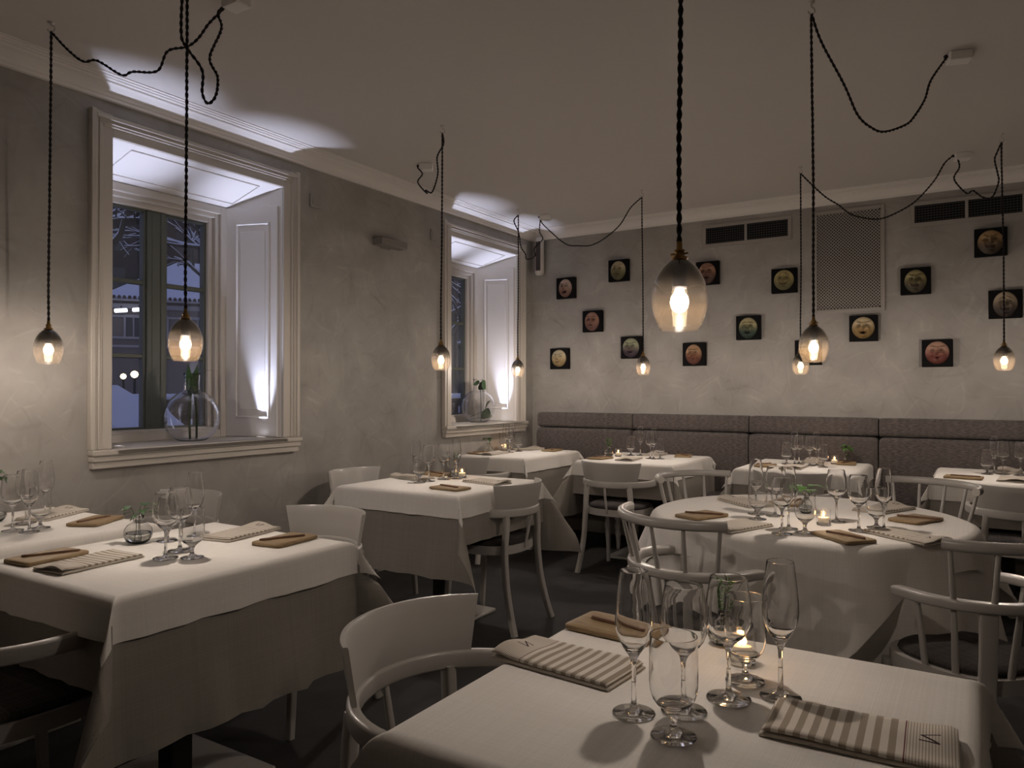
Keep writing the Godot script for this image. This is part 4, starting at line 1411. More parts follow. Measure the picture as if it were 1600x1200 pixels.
func make_settings():
	var n := napkin()
	for e in [
		[2.885, 4.765, 1, 0.1, "striped napkin with embroidered mark overhanging the table edge by the white chair"],
		[3.395, 4.80, -1, 0.04, "striped napkin with embroidered mark lying under a flute's shadow on the fern-vase table"],
		[1.294, 4.80, -0.1, -1, "striped napkin beside the board at the turned-away chair, table before the large window"],
		[1.30, 4.265, 0.16, 1, "striped napkin at the chair that faces us, table before the large window"],
		[0.31, 4.42, 0.45, 0.89, "striped napkin on the wall table by the large window"],
		[0.72, 2.62, 1, 0.2, "striped napkin on the wall side of the table between the windows"],
		[1.21, 2.56, -1, -0.2, "striped napkin on the room side of the table between the windows"],
		[0.22, 1.0, 0, -1, "striped napkin at the chair side of the corner table"],
		[0.24, 0.44, 0, 1, "striped napkin at the banquette side of the corner table"],
		[1.34, 0.86, -0.1, -1, "striped napkin at the chair side of the table next to the corner table"],
		[1.36, 0.38, 0.1, 1, "striped napkin at the banquette side of the table next to the corner table"],
		[2.50, 0.80, 0, -1, "striped napkin at the chair side of the table behind the round table"],
		[2.54, 0.32, 0.05, 1, "striped napkin at the banquette side of the table behind the round table"],
		[3.71, 0.86, 0.1, -1, "striped napkin at the chair side of the last banquette table"],
		[3.71, 0.36, -0.05, 1, "striped napkin at the banquette side of the last banquette table"],
		[2.64, 2.56, 0.74, 0.67, "striped napkin behind the flutes at the aisle-backed chair of the round table"],
		[2.775, 3.185, 0.36, -0.93, "striped napkin below the near crest-railed chair on the round table"],
		[3.20, 2.43, -0.42, 0.9, "striped napkin behind the goblet on the banquette side of the round table"],
		[3.33, 3.06, -0.8, -0.6, "striped napkin over the table edge by the front board of the round table"],
	]: lay("napkin", n, e[4], e[0], TOP, e[1], e[2], e[3], "striped napkins")
	var b := board()
	var kn := knife()
	for e in [
		[2.885, 4.535, 1, 0.08, "the fern-vase table", 0.12],
		[1.115, 4.835, -0.1, -1, "the big window's front table, turned-away chair", 0.5],
		[1.535, 4.27, 0.1, 1, "the big window's front table, facing chair", 0.55],
		[0.61, 4.41, 0.5, 0.85, "the wall table by the large window", 0.3],
		[1.20, 2.885, -1, -0.1, "the table between the windows, near edge", 0.2],
		[0.73, 2.41, 1, 0.2, "the table between the windows, far edge", 0.2],
		[0.10, 1.01, 0.1, -1, "the corner table, chair side", 0.3],
		[0.46, 0.45, 0.1, 1, "the corner table, banquette side", -0.4],
		[1.125, 0.90, 0.1, -1, "the corner's neighbour table, chair side", 0.6],
		[1.59, 0.38, 0.3, 1, "the corner's neighbour table, banquette side", -0.4],
		[2.30, 0.80, 0.1, -1, "the table behind the round table, chair side", 0.3],
		[2.76, 0.36, 0.1, 1, "the table behind the round table, vase side", 0.3],
		[3.47, 0.90, 1, 0.1, "the last banquette table", 0.05],
		[2.585, 3.02, 0.4, -0.92, "the round table, window side", 1.0],
		[3.145, 3.20, 0.72, 0.68, "the round table, front edge", -0.25],
		[3.335, 2.66, 0.42, -0.9, "the round table, beside the end flute", 1.2],
		[2.80, 2.46, 0.1, -1, "the round table, behind the wine glasses", 0.4],
	]:
		lay("serving_board", b, "small wooden serving board on " + e[4], e[0], TOP, e[1], e[2], e[3], "wooden serving boards")
		var d := Vector2(e[2], e[3]).rotated(e[5])
		lay("butter_knife", kn, "wooden butter knife on the board of " + e[4], e[0] + 0.01 * d.x, TOP + 0.0118, e[1] + 0.01 * d.y, d.x, d.y, "wooden butter knives")
	# tealights
	var first: Node3D = null
	for e in [[3.165, 4.585, "the fern-vase table"], [0.955, 2.44, "the table between the windows"], [0.10, 0.64, "the corner table"], [1.165, 0.66, "the table next to the corner table"], [2.69, 0.40, "the table behind the round table"], [3.04, 2.95, "the round table"]]:
		var label: String = "lit tealight in a small straight glass cup on " + e[2]
		if first == null:
			first = tealight(label)
			first.position = Vector3(e[0], TOP, e[1])
		else: dup(first, "tealight", label, Vector3(e[0], TOP, e[1]), 0, "tealights")
	# little vases
	vase("A", 3.103, 4.50, 0.030, 0.05, "low glass vase with a fern sprig behind the tealight on the fern-vase table", 1)
	vase("B", 1.127, 4.55, 0.046, 0.07, "round glass vase with drooping dark leaves on the table before the large window", 2)
	vase("C", 0.26, 4.62, 0.046, 0.07, "round glass vase with tall dark leaves, cut by the frame, on the wall table", 3)
	vase("D", 0.88, 2.40, 0.036, 0.055, "small glass vase with a green sprig on the table between the windows", 4)
	vase("E", 0.085, 0.86, 0.036, 0.055, "small glass vase with two nodding leaves on the corner table", 5)
	vase("F", 1.098, 0.687, 0.036, 0.055, "small round glass vase with a green tuft on the table next to the corner table", 6)
	vase("G", 2.755, 0.28, 0.036, 0.055, "small round glass vase with a bushy sprig on the table behind the round table", 7)
	vase("R", 2.93, 2.70, 0.040, 0.06, "small glass vase with spreading green leaves amid the glasses of the round table", 8)

func tealight(label: String) -> Node3D:
	var t := thing("tealight", label, "candle", Vector3.ZERO, 0, "tealights")
	var b := MB.new()
	b.lathe([[0.0, 0.0, 1], [0.025, 0.0, 1], [0.0265, 0.002, 2], [0.027, 0.06, 2], [0.0255, 0.061, 3], [0.0245, 0.059, 4], [0.0243, 0.011, 4], [0.023, 0.009, 5], [0.0, 0.009, 5]], 32)
	part("cup", b.done(), M.thin_glass, t)
	b = MB.new()
	b.lathe([[0.0, 0.0006, 1], [0.024, 0.0006, 1], [0.0255, 0.002, 2], [0.0262, 0.0075, 2], [0.024, 0.0088, 3], [0.0, 0.0082, 3]], 32)
	part("cup_base", b.done(), M.crystal, t)
	b = MB.new()
	b.lathe([[0.0, 0.0095, 1], [0.0195, 0.0095, 1], [0.0195, 0.028, 2], [0.0185, 0.029, 3], [0.0, 0.028, 3]], 28)
	part("wax", b.done(), M.wax, t)
	b = MB.new()
	b.tube(pts([[0, 0.027, 0], [0.001, 0.034, 0]]), 0.0007, 5)
	part("wick", b.done(), M.cord, t)
	b = MB.new()
	b.lathe([[0.0, 0.032], [0.0028, 0.034], [0.0036, 0.038], [0.0026, 0.045], [0.0, 0.054]], 12)
	part("flame", b.done(), M.flame, t)
	var l := OmniLight3D.new()
	l.name = "candle_glow"
	t.add_child(l, true)
	l.position = Vector3(0, 0.041, 0)
	l.light_color = Color(1.0, 0.74, 0.45)
	l.light_energy = 0.003
	l.light_size = 0.006
	l.omni_range = 10.0
	l.omni_attenuation = 2.0
	l.shadow_enabled = true
	return t

func leaf_blade(b: MB, base: Vector3, tip: Vector3, w: float, droop: float, up := Vector3.UP):
	var n := 7
	var d := tip - base
	var s := d.cross(up).normalized()
	var nrm := s.cross(d).normalized()
	var L := PackedVector3Array()
	var R := PackedVector3Array()
	var C := PackedVector3Array()
	for k in n + 1:
		var q := float(k) / n
		var c := base + d * q + Vector3(0, -droop * q * q, 0) + nrm * (0.06 * d.length() * sin(PI * q))
		var ww := w * sin(PI * pow(q, 0.75)) * (1.0 - 0.25 * q)
		C.append(c - nrm * ww * 0.12)
		L.append(c + s * ww)
		R.append(c - s * ww)
	var off := nrm * 0.0005
	var up_l := PackedVector3Array(); var up_r := PackedVector3Array(); var up_c := PackedVector3Array()
	for k in n + 1:
		up_l.append(L[k] + off * 0.2); up_r.append(R[k] + off * 0.2); up_c.append(C[k] + off)
	b.g = 1
	b.rows([L, C, R], false, false)
	b.rows([up_l, up_c, up_r], false, true)

func vase(key: String, x: float, z: float, r: float, h: float, label: String, seed_: int):
	var rg := RandomNumberGenerator.new()
	rg.seed = 300 + seed_
	var t := thing("bud_vase", label, "vase", Vector3(x, TOP, z), 0, "small glass bud vases")
	var b := MB.new()
	var prof := []
	var nk := r * 0.36
	var top := h * 1.32
	for p in [[0.0, 0.0], [0.55, 0.0], [0.78, 0.1], [0.96, 0.32], [1.0, 0.5], [0.93, 0.7], [0.72, 0.88], [0.5, 0.97]]: prof.append([p[0] * r, p[1] * h, 1])
	prof.append([nk, h * 1.03, 1]); prof.append([nk * 0.95, h * 1.15, 1]); prof.append([nk * 1.15, top, 1])
	prof.append([nk * 1.15 - 0.001, top + 0.0004, 2]); prof.append([nk * 0.95 - 0.0012, h * 1.15, 3]); prof.append([nk - 0.0012, h * 1.03, 3])
	for p in [[0.5, 0.97], [0.72, 0.88], [0.93, 0.7], [1.0, 0.5], [0.96, 0.32], [0.78, 0.12], [0.5, 0.06], [0.0, 0.06]]: prof.append([p[0] * (r - 0.0012), p[1] * h, 3])
	b.lathe(prof, 32)
	part("glass_body", b.done(), M.crystal, t)
	b = MB.new()
	b.lathe([[0.0, 0.07 * h, 1], [0.5 * r, 0.07 * h, 1], [0.76 * r, 0.13 * h, 1], [0.93 * r, 0.32 * h, 1], [0.96 * r, 0.48 * h, 1], [0.94 * r, 0.485 * h, 2], [0.0, 0.485 * h, 2]], 28)
	part("water", b.done(), M.water, t)
	var n := 3
	var style := "round"
	if key in ["A", "D", "F"]: style = "fern"
	if key in ["G", "R"]: n = 5
	for k in n:
		var a := TAU * k / n + rg.randf() * 0.8
		var hh := rg.randf_range(0.9, 1.3)
		if key == "C": hh = 2.4
		if key == "A": hh = 1.25
		if key == "E": hh = 1.5
		var stem_top := Vector3(cos(a) * 0.014, top + 0.045 * hh, sin(a) * 0.014)
		if key in ["B", "R", "E"]: stem_top = Vector3(cos(a) * 0.024, top + 0.03 * hh, sin(a) * 0.024)
		var path := smooth(pts([Vector3(cos(a) * 0.008, h * 0.1, sin(a) * 0.008), Vector3(0, h * 1.05, 0) + Vector3(cos(a), 0, sin(a)) * nk * 0.4, stem_top]), 0.01)
		b = MB.new()
		b.tube(path, 0.0011, 5)
		part("stem", b.done(), M.stem, t)
		if style == "fern":
			for q in 9:
				var f := 0.3 + 0.7 * q / 8.0
				var at := path[int((path.size() - 1) * f)] if q < 8 else path[path.size() - 1]
				if at.y < top * 0.98: continue
				for sg in [-1.0, 1.0]:
					b = MB.new()
					leaf_blade(b, at, at + Vector3(cos(a + PI / 2 * sg) * 0.02, 0.012, sin(a + PI / 2 * sg) * 0.02), 0.0045, 0.004)
					part("leaf", b.done(), M.fern, t)
			b = MB.new()
			leaf_blade(b, stem_top, stem_top + Vector3(0.004, 0.022, 0), 0.005, 0.0, Vector3(1, 0, 0.2))
			part("leaf", b.done(), M.fern, t)
		else:
			var m := 3 if key in ["B", "C", "G"] else 2
			for q in m:
				var ls := 0.056 if key == "R" else 0.042
				var a2 := a + (q - (m - 1) / 2.0) * 1.1
				var at := stem_top - Vector3(0, 0.012 * q, 0)
				b = MB.new()
				leaf_blade(b, at, at + Vector3(cos(a2) * ls, rg.randf_range(-0.012, 0.02), sin(a2) * ls), rg.randf_range(0.3, 0.42) * ls, 0.018)
				part("leaf", b.done(), M.leaf if key != "R" and key != "G" else M.fern, t)

func window_vase(x: float, z: float, label: String, palm: bool):
	var t := thing("globe_vase", label, "vase", Vector3(x, 0.98, z), 0, "large globe vases on the window sills")
	var R := 0.148
	var prof := [[0.0, 0.0, 1], [0.07, 0.0, 1]]
	for k in 17:
		var a := lerpf(-PI / 2 + 0.5, PI / 2 - 0.32, k / 16.0)
		prof.append([R * cos(a), 0.13 + 0.13 * sin(a) / sin(PI / 2 - 0.5) * (1.0 if a < 0 else 1.06), 1])
	var y: float = prof[prof.size() - 1][1]
	for p in [[0.042, 0.008], [0.040, 0.04], [0.042, 0.085], [0.046, 0.098]]: prof.append([p[0], y + p[1], 1])
	var outer := prof.duplicate(true)
	prof.append([0.0445, y + 0.0985, 2])
	for k in range(outer.size() - 2, 0, -1): prof.append([outer[k][0] - 0.0018, outer[k][1] + (0.003 if k < 3 else 0.0), 3])
	prof.append([0.0, 0.003, 3])
	var b := MB.new()
	b.lathe(prof, 56)
	part("glass_body", b.done(), M.crystal, t)
	if palm:
		for sg in [-1.0, 1.0]:
			b = MB.new()
			b.tube(smooth(pts([[0.012, 0.006, sg * 0.02], [0.01, 0.12, sg * 0.022], [0.008, 0.24, sg * 0.016], [0.0, 0.36, sg * 0.012]]), 0.02), 0.0065, 7)
			part("stem", b.done(), M.stem, t)
			for k in 6:
				b = MB.new()
				var base := Vector3(0, 0.21 + 0.018 * k, sg * 0.012)
				leaf_blade(b, base, base + Vector3(0.014 * (k - 2), 0.13, sg * 0.018 + 0.008 * (k - 2)), 0.02, 0.0, Vector3(1, 0, 0.3 * (k - 2)))
				part("leaf", b.done(), M.leaf, t)
		for e in [[-0.16, 0.06, 0.016], [-0.11, 0.1, 0.014], [0.10, 0.05, 0.012]]:
			b = MB.new()
			leaf_blade(b, Vector3(0, 0.36, 0), Vector3(0.03, 0.36 + e[1], e[0]), e[2], 0.03)
			part("leaf", b.done(), M.leaf, t)
	else:
		b = MB.new()
		b.tube(smooth(pts([[0.03, 0.004, 0.0], [0.03, 0.12, 0.0], [0.024, 0.26, 0.0], [0.02, 0.345, 0.01]]), 0.02), 0.0028, 6)
		part("stem", b.done(), M.stem, t)
		for e in [[[0.0, 0.05, 0.115], [0.04, 0.095, -0.01]], [[0.0, 0.03, 0.115], [0.05, 0.045, 0.0]]]:
			b = MB.new()
			b.tube(pts([Vector3(e[0][0], e[0][1], e[0][2]), Vector3(e[1][0], e[1][1], e[1][2]), Vector3(e[1][0] + 0.01, e[1][1] + 0.015, e[1][2] - 0.04)]), 0.002, 6)
			part("stem", b.done(), M.stem, t)
		for e in [[[0.05, 0.09, 0.015], [0.085, 0.05, -0.085], 0.062], [[0.05, 0.12, -0.03], [0.075, 0.2, -0.09], 0.055], [[0.03, 0.345, 0.02], [0.05, 0.30, -0.045], 0.055], [[0.02, 0.345, 0.01], [0.0, 0.34, 0.08], 0.034]]:
			b = MB.new()
			leaf_blade(b, Vector3(e[0][0], e[0][1], e[0][2]), Vector3(e[1][0], e[1][1], e[1][2]), e[2], 0.01, Vector3(-0.3, 0.2, 0.1))
			part("leaf", b.done(), M.leaf, t)

# ------------------------------------------------------------------ pendants
func twisted(path: PackedVector3Array, rad: float) -> ArrayMesh:
	var p := smooth(path, 0.0075)
	var b := MB.new()
	var n := p.size()
	var s := Vector3(1, 0.01, 0.02)
	var A := PackedVector3Array()
	var B := PackedVector3Array()
	var run := 0.0
	for i in n:
		var t := (p[mini(i + 1, n - 1)] - p[maxi(i - 1, 0)]).normalized()
		s = s - t * s.dot(t)
		if s.length() < 0.05: s = Vector3(0.2, 0.3, 1) - t * t.dot(Vector3(0.2, 0.3, 1))
		s = s.normalized()
		var q := t.cross(s)
		if i: run += p[i].distance_to(p[i - 1])
		var a := TAU * run / 0.045
		var o := (s * cos(a) + q * sin(a)) * rad * 0.95
		A.append(p[i] + o)
		B.append(p[i] - o)
	b.tube(A, rad, 5)
	b.tube(B, rad, 5)
	return b.done()

var shade_mesh: ArrayMesh
var tint_mesh: ArrayMesh
func pendant(at: Vector3, hook: Vector3, loop: Array, label: String, power := 1.0):
	# at: the bulb; the cord goes up to a hook and on along its slack loop to a box
	var t := thing("pendant_lamp", label, "pendant lamp", at, 0, "egg-shaped smoked glass pendants")
	if shade_mesh == null:
		var o := [[0.0375, -0.056], [0.0435, -0.043], [0.0495, -0.027], [0.0535, -0.010], [0.0545, 0.006], [0.0530, 0.022], [0.0490, 0.038], [0.0425, 0.053], [0.0335, 0.067], [0.0225, 0.078], [0.0125, 0.0845], [0.009, 0.086]]
		var b0 := MB.new()
		var P := []
		var U := []
		for i in o.size() * 2:
			var e: Array = o[i] if i < o.size() else o[o.size() * 2 - 1 - i]
			var ins := 0.0 if i < o.size() else 0.0022
			var row := PackedVector3Array()
			var uv := PackedVector2Array()
			for j in 48:
				var a := TAU * j / 48
				row.append(Vector3((e[0] - ins) * cos(a), e[1], (e[0] - ins) * sin(a)))
				uv.append(Vector2(0.5, (e[1] + 0.056) / 0.142))
			P.append(row)
			U.append(uv)
		b0.rows(P, true, false, U)
		b0.rows([P[P.size() - 1], P[0]], true, false, [U[0], U[0]])
		shade_mesh = b0.done()
		b0 = MB.new()
		var T := []
		for i in o.size():
			var row := PackedVector3Array()
			for p in P[i]: row.append(Vector3(p.x * (1.0 - 0.0011 / o[i][0]), p.y, p.z * (1.0 - 0.0011 / o[i][0])))
			T.append(row)
		b0.rows(T, true, false, U.slice(0, o.size()))
		tint_mesh = b0.done()
	part("shade", shade_mesh, M.thin_glass, t)
	part("smoke_tint", tint_mesh, M.smoked, t, "smoky brown tint, dark at the neck and fading downward")
	var b := MB.new()
	b.lathe([[0.0, 0.026, 1], [0.0125, 0.026, 1], [0.0145, 0.03, 2], [0.0145, 0.078, 2], [0.011, 0.084, 2], [0.0, 0.085, 3]], 20)
	part("socket", b.done(), M.bakelite, t)
	b = MB.new()
	b.lathe([[0.0, 0.084, 1], [0.016, 0.084, 1], [0.0165, 0.0875, 2], [0.010, 0.090, 2], [0.0085, 0.096, 2], [0.011, 0.098, 2], [0.011, 0.1015, 2], [0.006, 0.104, 2], [0.0055, 0.118, 2], [0.0, 0.119, 3]], 20)
	for sg in [-1.0, 1.0]: b.tube(pts([[sg * 0.009, 0.0945, 0], [sg * 0.0175, 0.0945, 0]]), 0.0022, 6)
	part("brass_cap", b.done(), M.brass, t)
	b = MB.new()
	b.lathe([[0.0, -0.022], [0.0095, -0.0195], [0.0158, -0.012], [0.0185, -0.001], [0.0165, 0.01], [0.0105, 0.0185], [0.008, 0.027], [0.0, 0.028]], 24)
	part("bulb", b.done(), M.bulb, t)
	var l := OmniLight3D.new()
	l.name = "bulb_light"
	t.add_child(l, true)
	l.light_color = LAMP_COLOR
	l.light_energy = LAMP_ENERGY * power
	l.light_size = 0.012
	l.omni_range = 14.0
	l.omni_attenuation = 2.0
	l.shadow_enabled = true
	# twisted flex: a nearly straight drop, then the slack
	var mid := Vector3(lerpf(at.x, hook.x, 0.5) + 0.003, (at.y + hook.y) / 2, lerpf(at.z, hook.z, 0.5) + 0.002)
	var path := PackedVector3Array([Vector3(0, 0.117, 0), Vector3(0, 0.3, 0.001), mid - at, hook + Vector3(0, -0.15, 0) - at, hook - at])
	part("cord", twisted(path, 0.0030), M.cord, t)
	if loop.size():
		var lp := PackedVector3Array()
		for p in loop: lp.append(Vector3(p[0], p[1], p[2]) - at)
		part("cord", twisted(lp, 0.0030), M.cord, t)

func ceiling_hook(at: Vector3, label: String):
	var t := thing("ceiling_hook", label, "hook", at, 0.7, "white ceiling hooks")
	var b := MB.new()
	var p := PackedVector3Array([Vector3(0, CEIL - at.y, 0), Vector3(0, 0.028, 0)])
	for k in 11:
		var a := lerpf(PI / 2, -PI * 0.95, k / 10.0)
		p.append(Vector3(0.014 * cos(a), 0.012 + 0.014 * sin(a) , 0))
	b.tube(p, 0.0022, 6)
	part("hook_wire", b.done(), M.white_metal, t)
	b = MB.new()
	b.lathe([[0.0, CEIL - at.y - 0.004, 1], [0.012, CEIL - at.y - 0.004, 1], [0.013, CEIL - at.y, 2]], 16)
	part("rose", b.done(), M.white_metal, t)

func junction_box(x: float, z: float, turn: float, label: String):
	var t := thing("junction_box", label, "junction box", Vector3(x, CEIL, z), turn, "white ceiling junction boxes")
	var b := MB.new()
	b.box(Vector3(0.045, -0.02, 0), Vector3(0.09, 0.04, 0.07), 0.004)
	part("box", b.done(), M.box_paint, t)
	b = MB.new()
	b.lathe([[0.0, -0.016, 1], [0.008, -0.016, 1], [0.009, -0.006, 2], [0.0, 0.0, 2]], 12, Vector3(-0.008, -0.002, 0))
	part("cable_gland", b.done(), M.cord, t)

func make_pendants():
	pendant(Vector3(0.375, 1.425, 4.474), Vector3(0.411, 2.697, 4.487), [[0.411, 2.697, 4.487], [0.483, 2.620, 4.462], [0.551, 2.565, 4.436], [0.609, 2.563, 4.412], [0.710, 2.498, 4.372], [0.755, 2.507, 4.354], [0.855, 2.502, 4.314], [0.904, 2.571, 4.303], [0.980, 2.582, 4.272], [1.027, 2.609, 4.256], [1.069, 2.656, 4.244], [1.111, 2.690, 4.231], [1.155, 2.725, 4.218]], "smoked glass egg pendant glowing over the wall table by the large window", 0.65)
	ceiling_hook(Vector3(0.411, 2.697, 4.487), "white ceiling hook carrying the pendant of the wall table by the large window")
	pendant(Vector3(1.331, 1.415, 4.513), Vector3(1.343, 2.7, 4.519), [[1.155, 2.725, 4.218], [1.147, 2.674, 4.257], [1.184, 2.599, 4.27], [1.201, 2.465, 4.331], [1.259, 2.379, 4.341], [1.286, 2.296, 4.368], [1.281, 2.261, 4.396], [1.286, 2.289, 4.422], [1.325, 2.347, 4.45], [1.329, 2.399, 4.51], [1.343, 2.436, 4.541], [1.385, 2.60, 4.56], [1.343, 2.7, 4.519]], "smoked glass egg pendant glowing over the table before the large window, against the panes")
	ceiling_hook(Vector3(1.343, 2.7, 4.519), "white ceiling hook carrying the pendant of the table before the large window")
	pendant(Vector3(1, 1.43, 2.704), Vector3(1.023, 2.694, 2.724), [[1.023, 2.694, 2.724], [0.984, 2.658, 2.662], [0.895, 2.615, 2.605], [0.826, 2.548, 2.511], [0.719, 2.475, 2.429], [0.658, 2.499, 2.415], [0.650, 2.485, 2.393], [0.543, 2.579, 2.350], [0.528, 2.650, 2.286], [0.470, 2.706, 2.261], [0.463, 2.725, 2.239]], "smoked glass egg pendant glowing over the table between the windows")
	ceiling_hook(Vector3(1.023, 2.694, 2.724), "white ceiling hook carrying the pendant of the table between the windows")
	pendant(Vector3(0.356, 1.427, 0.841), Vector3(0.376, 2.688, 0.864), [[0.376, 2.688, 0.864], [0.337, 2.645, 0.869], [0.351, 2.572, 0.832], [0.355, 2.512, 0.809], [0.353, 2.442, 0.785], [0.374, 2.388, 0.750], [0.377, 2.347, 0.734], [0.426, 2.377, 0.680], [0.413, 2.445, 0.669], [0.458, 2.525, 0.609], [0.427, 2.593, 0.607], [0.420, 2.684, 0.585], [0.415, 2.725, 0.576]], "smoked glass egg pendant glowing over the corner table")
	ceiling_hook(Vector3(0.376, 2.688, 0.864), "white ceiling hook carrying the pendant of the corner table")
	pendant(Vector3(1.448, 1.43, 0.847), Vector3(1.453, 2.683, 0.879), [[1.453, 2.683, 0.879], [1.344, 2.626, 0.836], [1.224, 2.524, 0.765], [1.079, 2.449, 0.718], [0.950, 2.412, 0.692], [0.835, 2.421, 0.678], [0.705, 2.452, 0.663], [0.522, 2.596, 0.623], [0.441, 2.673, 0.600], [0.415, 2.725, 0.576]], "smoked glass egg pendant glowing over the table next to the corner table")
	ceiling_hook(Vector3(1.453, 2.683, 0.879), "white ceiling hook carrying the pendant of the table next to the corner table")
	pendant(Vector3(3.054, 1.437, 4.613), Vector3(3.06, 2.7, 4.62), [], "smoked glass egg pendant glowing over the fern-vase table, the largest in view", 0.55)
	ceiling_hook(Vector3(3.06, 2.7, 4.62), "white ceiling hook carrying the pendant of the fern-vase table")
	pendant(Vector3(3.016, 1.426, 3.004), Vector3(3.018, 2.689, 3.038), [[3.018, 2.689, 3.038], [3.040, 2.608, 2.963], [3.103, 2.472, 2.817], [3.138, 2.378, 2.728], [3.182, 2.338, 2.661], [3.224, 2.330, 2.607], [3.295, 2.373, 2.516], [3.327, 2.422, 2.468], [3.360, 2.502, 2.410], [3.381, 2.599, 2.355], [3.440, 2.725, 2.257]], "smoked glass egg pendant glowing over the round table")
	ceiling_hook(Vector3(3.018, 2.689, 3.038), "white ceiling hook carrying the pendant of the round table")
	pendant(Vector3(2.549, 1.422, 0.828), Vector3(2.558, 2.692, 0.857), [[2.558, 2.692, 0.857], [2.631, 2.605, 0.839], [2.706, 2.524, 0.820], [2.779, 2.468, 0.797], [2.853, 2.401, 0.776], [2.962, 2.365, 0.740], [3.044, 2.369, 0.712], [3.158, 2.423, 0.678], [3.229, 2.478, 0.660], [3.317, 2.583, 0.645], [3.373, 2.683, 0.643], [3.421, 2.725, 0.633]], "smoked glass egg pendant glowing over the table behind the round table")
	ceiling_hook(Vector3(2.558, 2.692, 0.857), "white ceiling hook carrying the pendant of the table behind the round table")
	pendant(Vector3(3.673, 1.431, 0.879), Vector3(3.665, 2.686, 0.919), [[3.665, 2.686, 0.919], [3.644, 2.637, 0.895], [3.632, 2.600, 0.875], [3.648, 2.530, 0.816], [3.652, 2.488, 0.785], [3.620, 2.413, 0.751], [3.572, 2.420, 0.749], [3.523, 2.467, 0.742], [3.490, 2.457, 0.739], [3.426, 2.557, 0.718], [3.452, 2.638, 0.660], [3.445, 2.692, 0.639], [3.425, 2.725, 0.631]], "smoked glass egg pendant glowing over the last banquette table")
	ceiling_hook(Vector3(3.665, 2.686, 0.919), "white ceiling hook carrying the pendant of the last banquette table")
	junction_box(1.155, 4.218, 0, "white ceiling box near the large window where two looped cords meet")
	junction_box(0.463, 2.239, 0.6, "white ceiling box between the windows")
	junction_box(0.415, 0.576, 0.3, "white ceiling box in the corner over the small window")
	junction_box(3.44, 2.257, 0.3, "white ceiling box where the round table's cord ends")
	junction_box(3.425, 0.631, 0.3, "white ceiling box feeding the two cords at the banquette's far end")

# ------------------------------------------------------------------ the snowy street outside
func branch(b: MB, s: MB, from: Vector3, dir: Vector3, length: float, rad: float, depth: int, rg: RandomNumberGenerator):
	var p := PackedVector3Array([from])
	var d := dir.normalized()
	var n := 5
	for k in n:
		d = (d + Vector3(rg.randf_range(-1, 1), rg.randf_range(-0.5, 0.7), rg.randf_range(-1, 1)) * 0.22).normalized()
		p.append(p[p.size() - 1] + d * length / n)
	var rr := []
	for k in n + 1: rr.append(rad * lerpf(1.0, 0.55, float(k) / n))
	b.tube(p, rr, 6, false)
	if absf(dir.normalized().y) < 0.8 or depth < 3:
		var q := PackedVector3Array()
		for v in p: q.append(v + Vector3(0, rad * 0.75, 0))
		s.tube(q, rr.map(func(x): return x * 0.7 + 0.002), 5, false)
	if depth == 0: return
	for k in (3 if depth > 1 else 3):
		var i := rg.randi_range(2, n)
		var nd := (d + Vector3(rg.randf_range(-1, 1), rg.randf_range(-0.5, 0.6), rg.randf_range(-1, 1)) * 0.95).normalized()
		branch(b, s, p[i], nd, length * rg.randf_range(0.55, 0.8), rad * 0.58, depth - 1, rg)

func tree(label: String, at: Vector3, h: float, seed_: int, depth := 4):
	var rg := RandomNumberGenerator.new()
	rg.seed = seed_
	var t := thing("bare_tree", label, "tree", at)
	var b := MB.new()
	var s := MB.new()
	var top := Vector3(0.1, h, 0.05)
	b.tube(smooth(pts([Vector3.ZERO, Vector3(0.05, h * 0.5, -0.04), top]), 0.4), 0.13, 8, false)
	for k in 10:
		var a := TAU * k / 10 + rg.randf()
		var f := rg.randf_range(0.66, 1.0)
		branch(b, s, Vector3(0.05, h * f, 0), Vector3(cos(a), rg.randf_range(0.1, 0.6), sin(a)), 1.9, 0.065, depth - 1, rg)
	part("trunk", b.done(), M.bark, t)
	part("snow", s.done(), M.snow, t, "snow lying along the branches", "stuff")

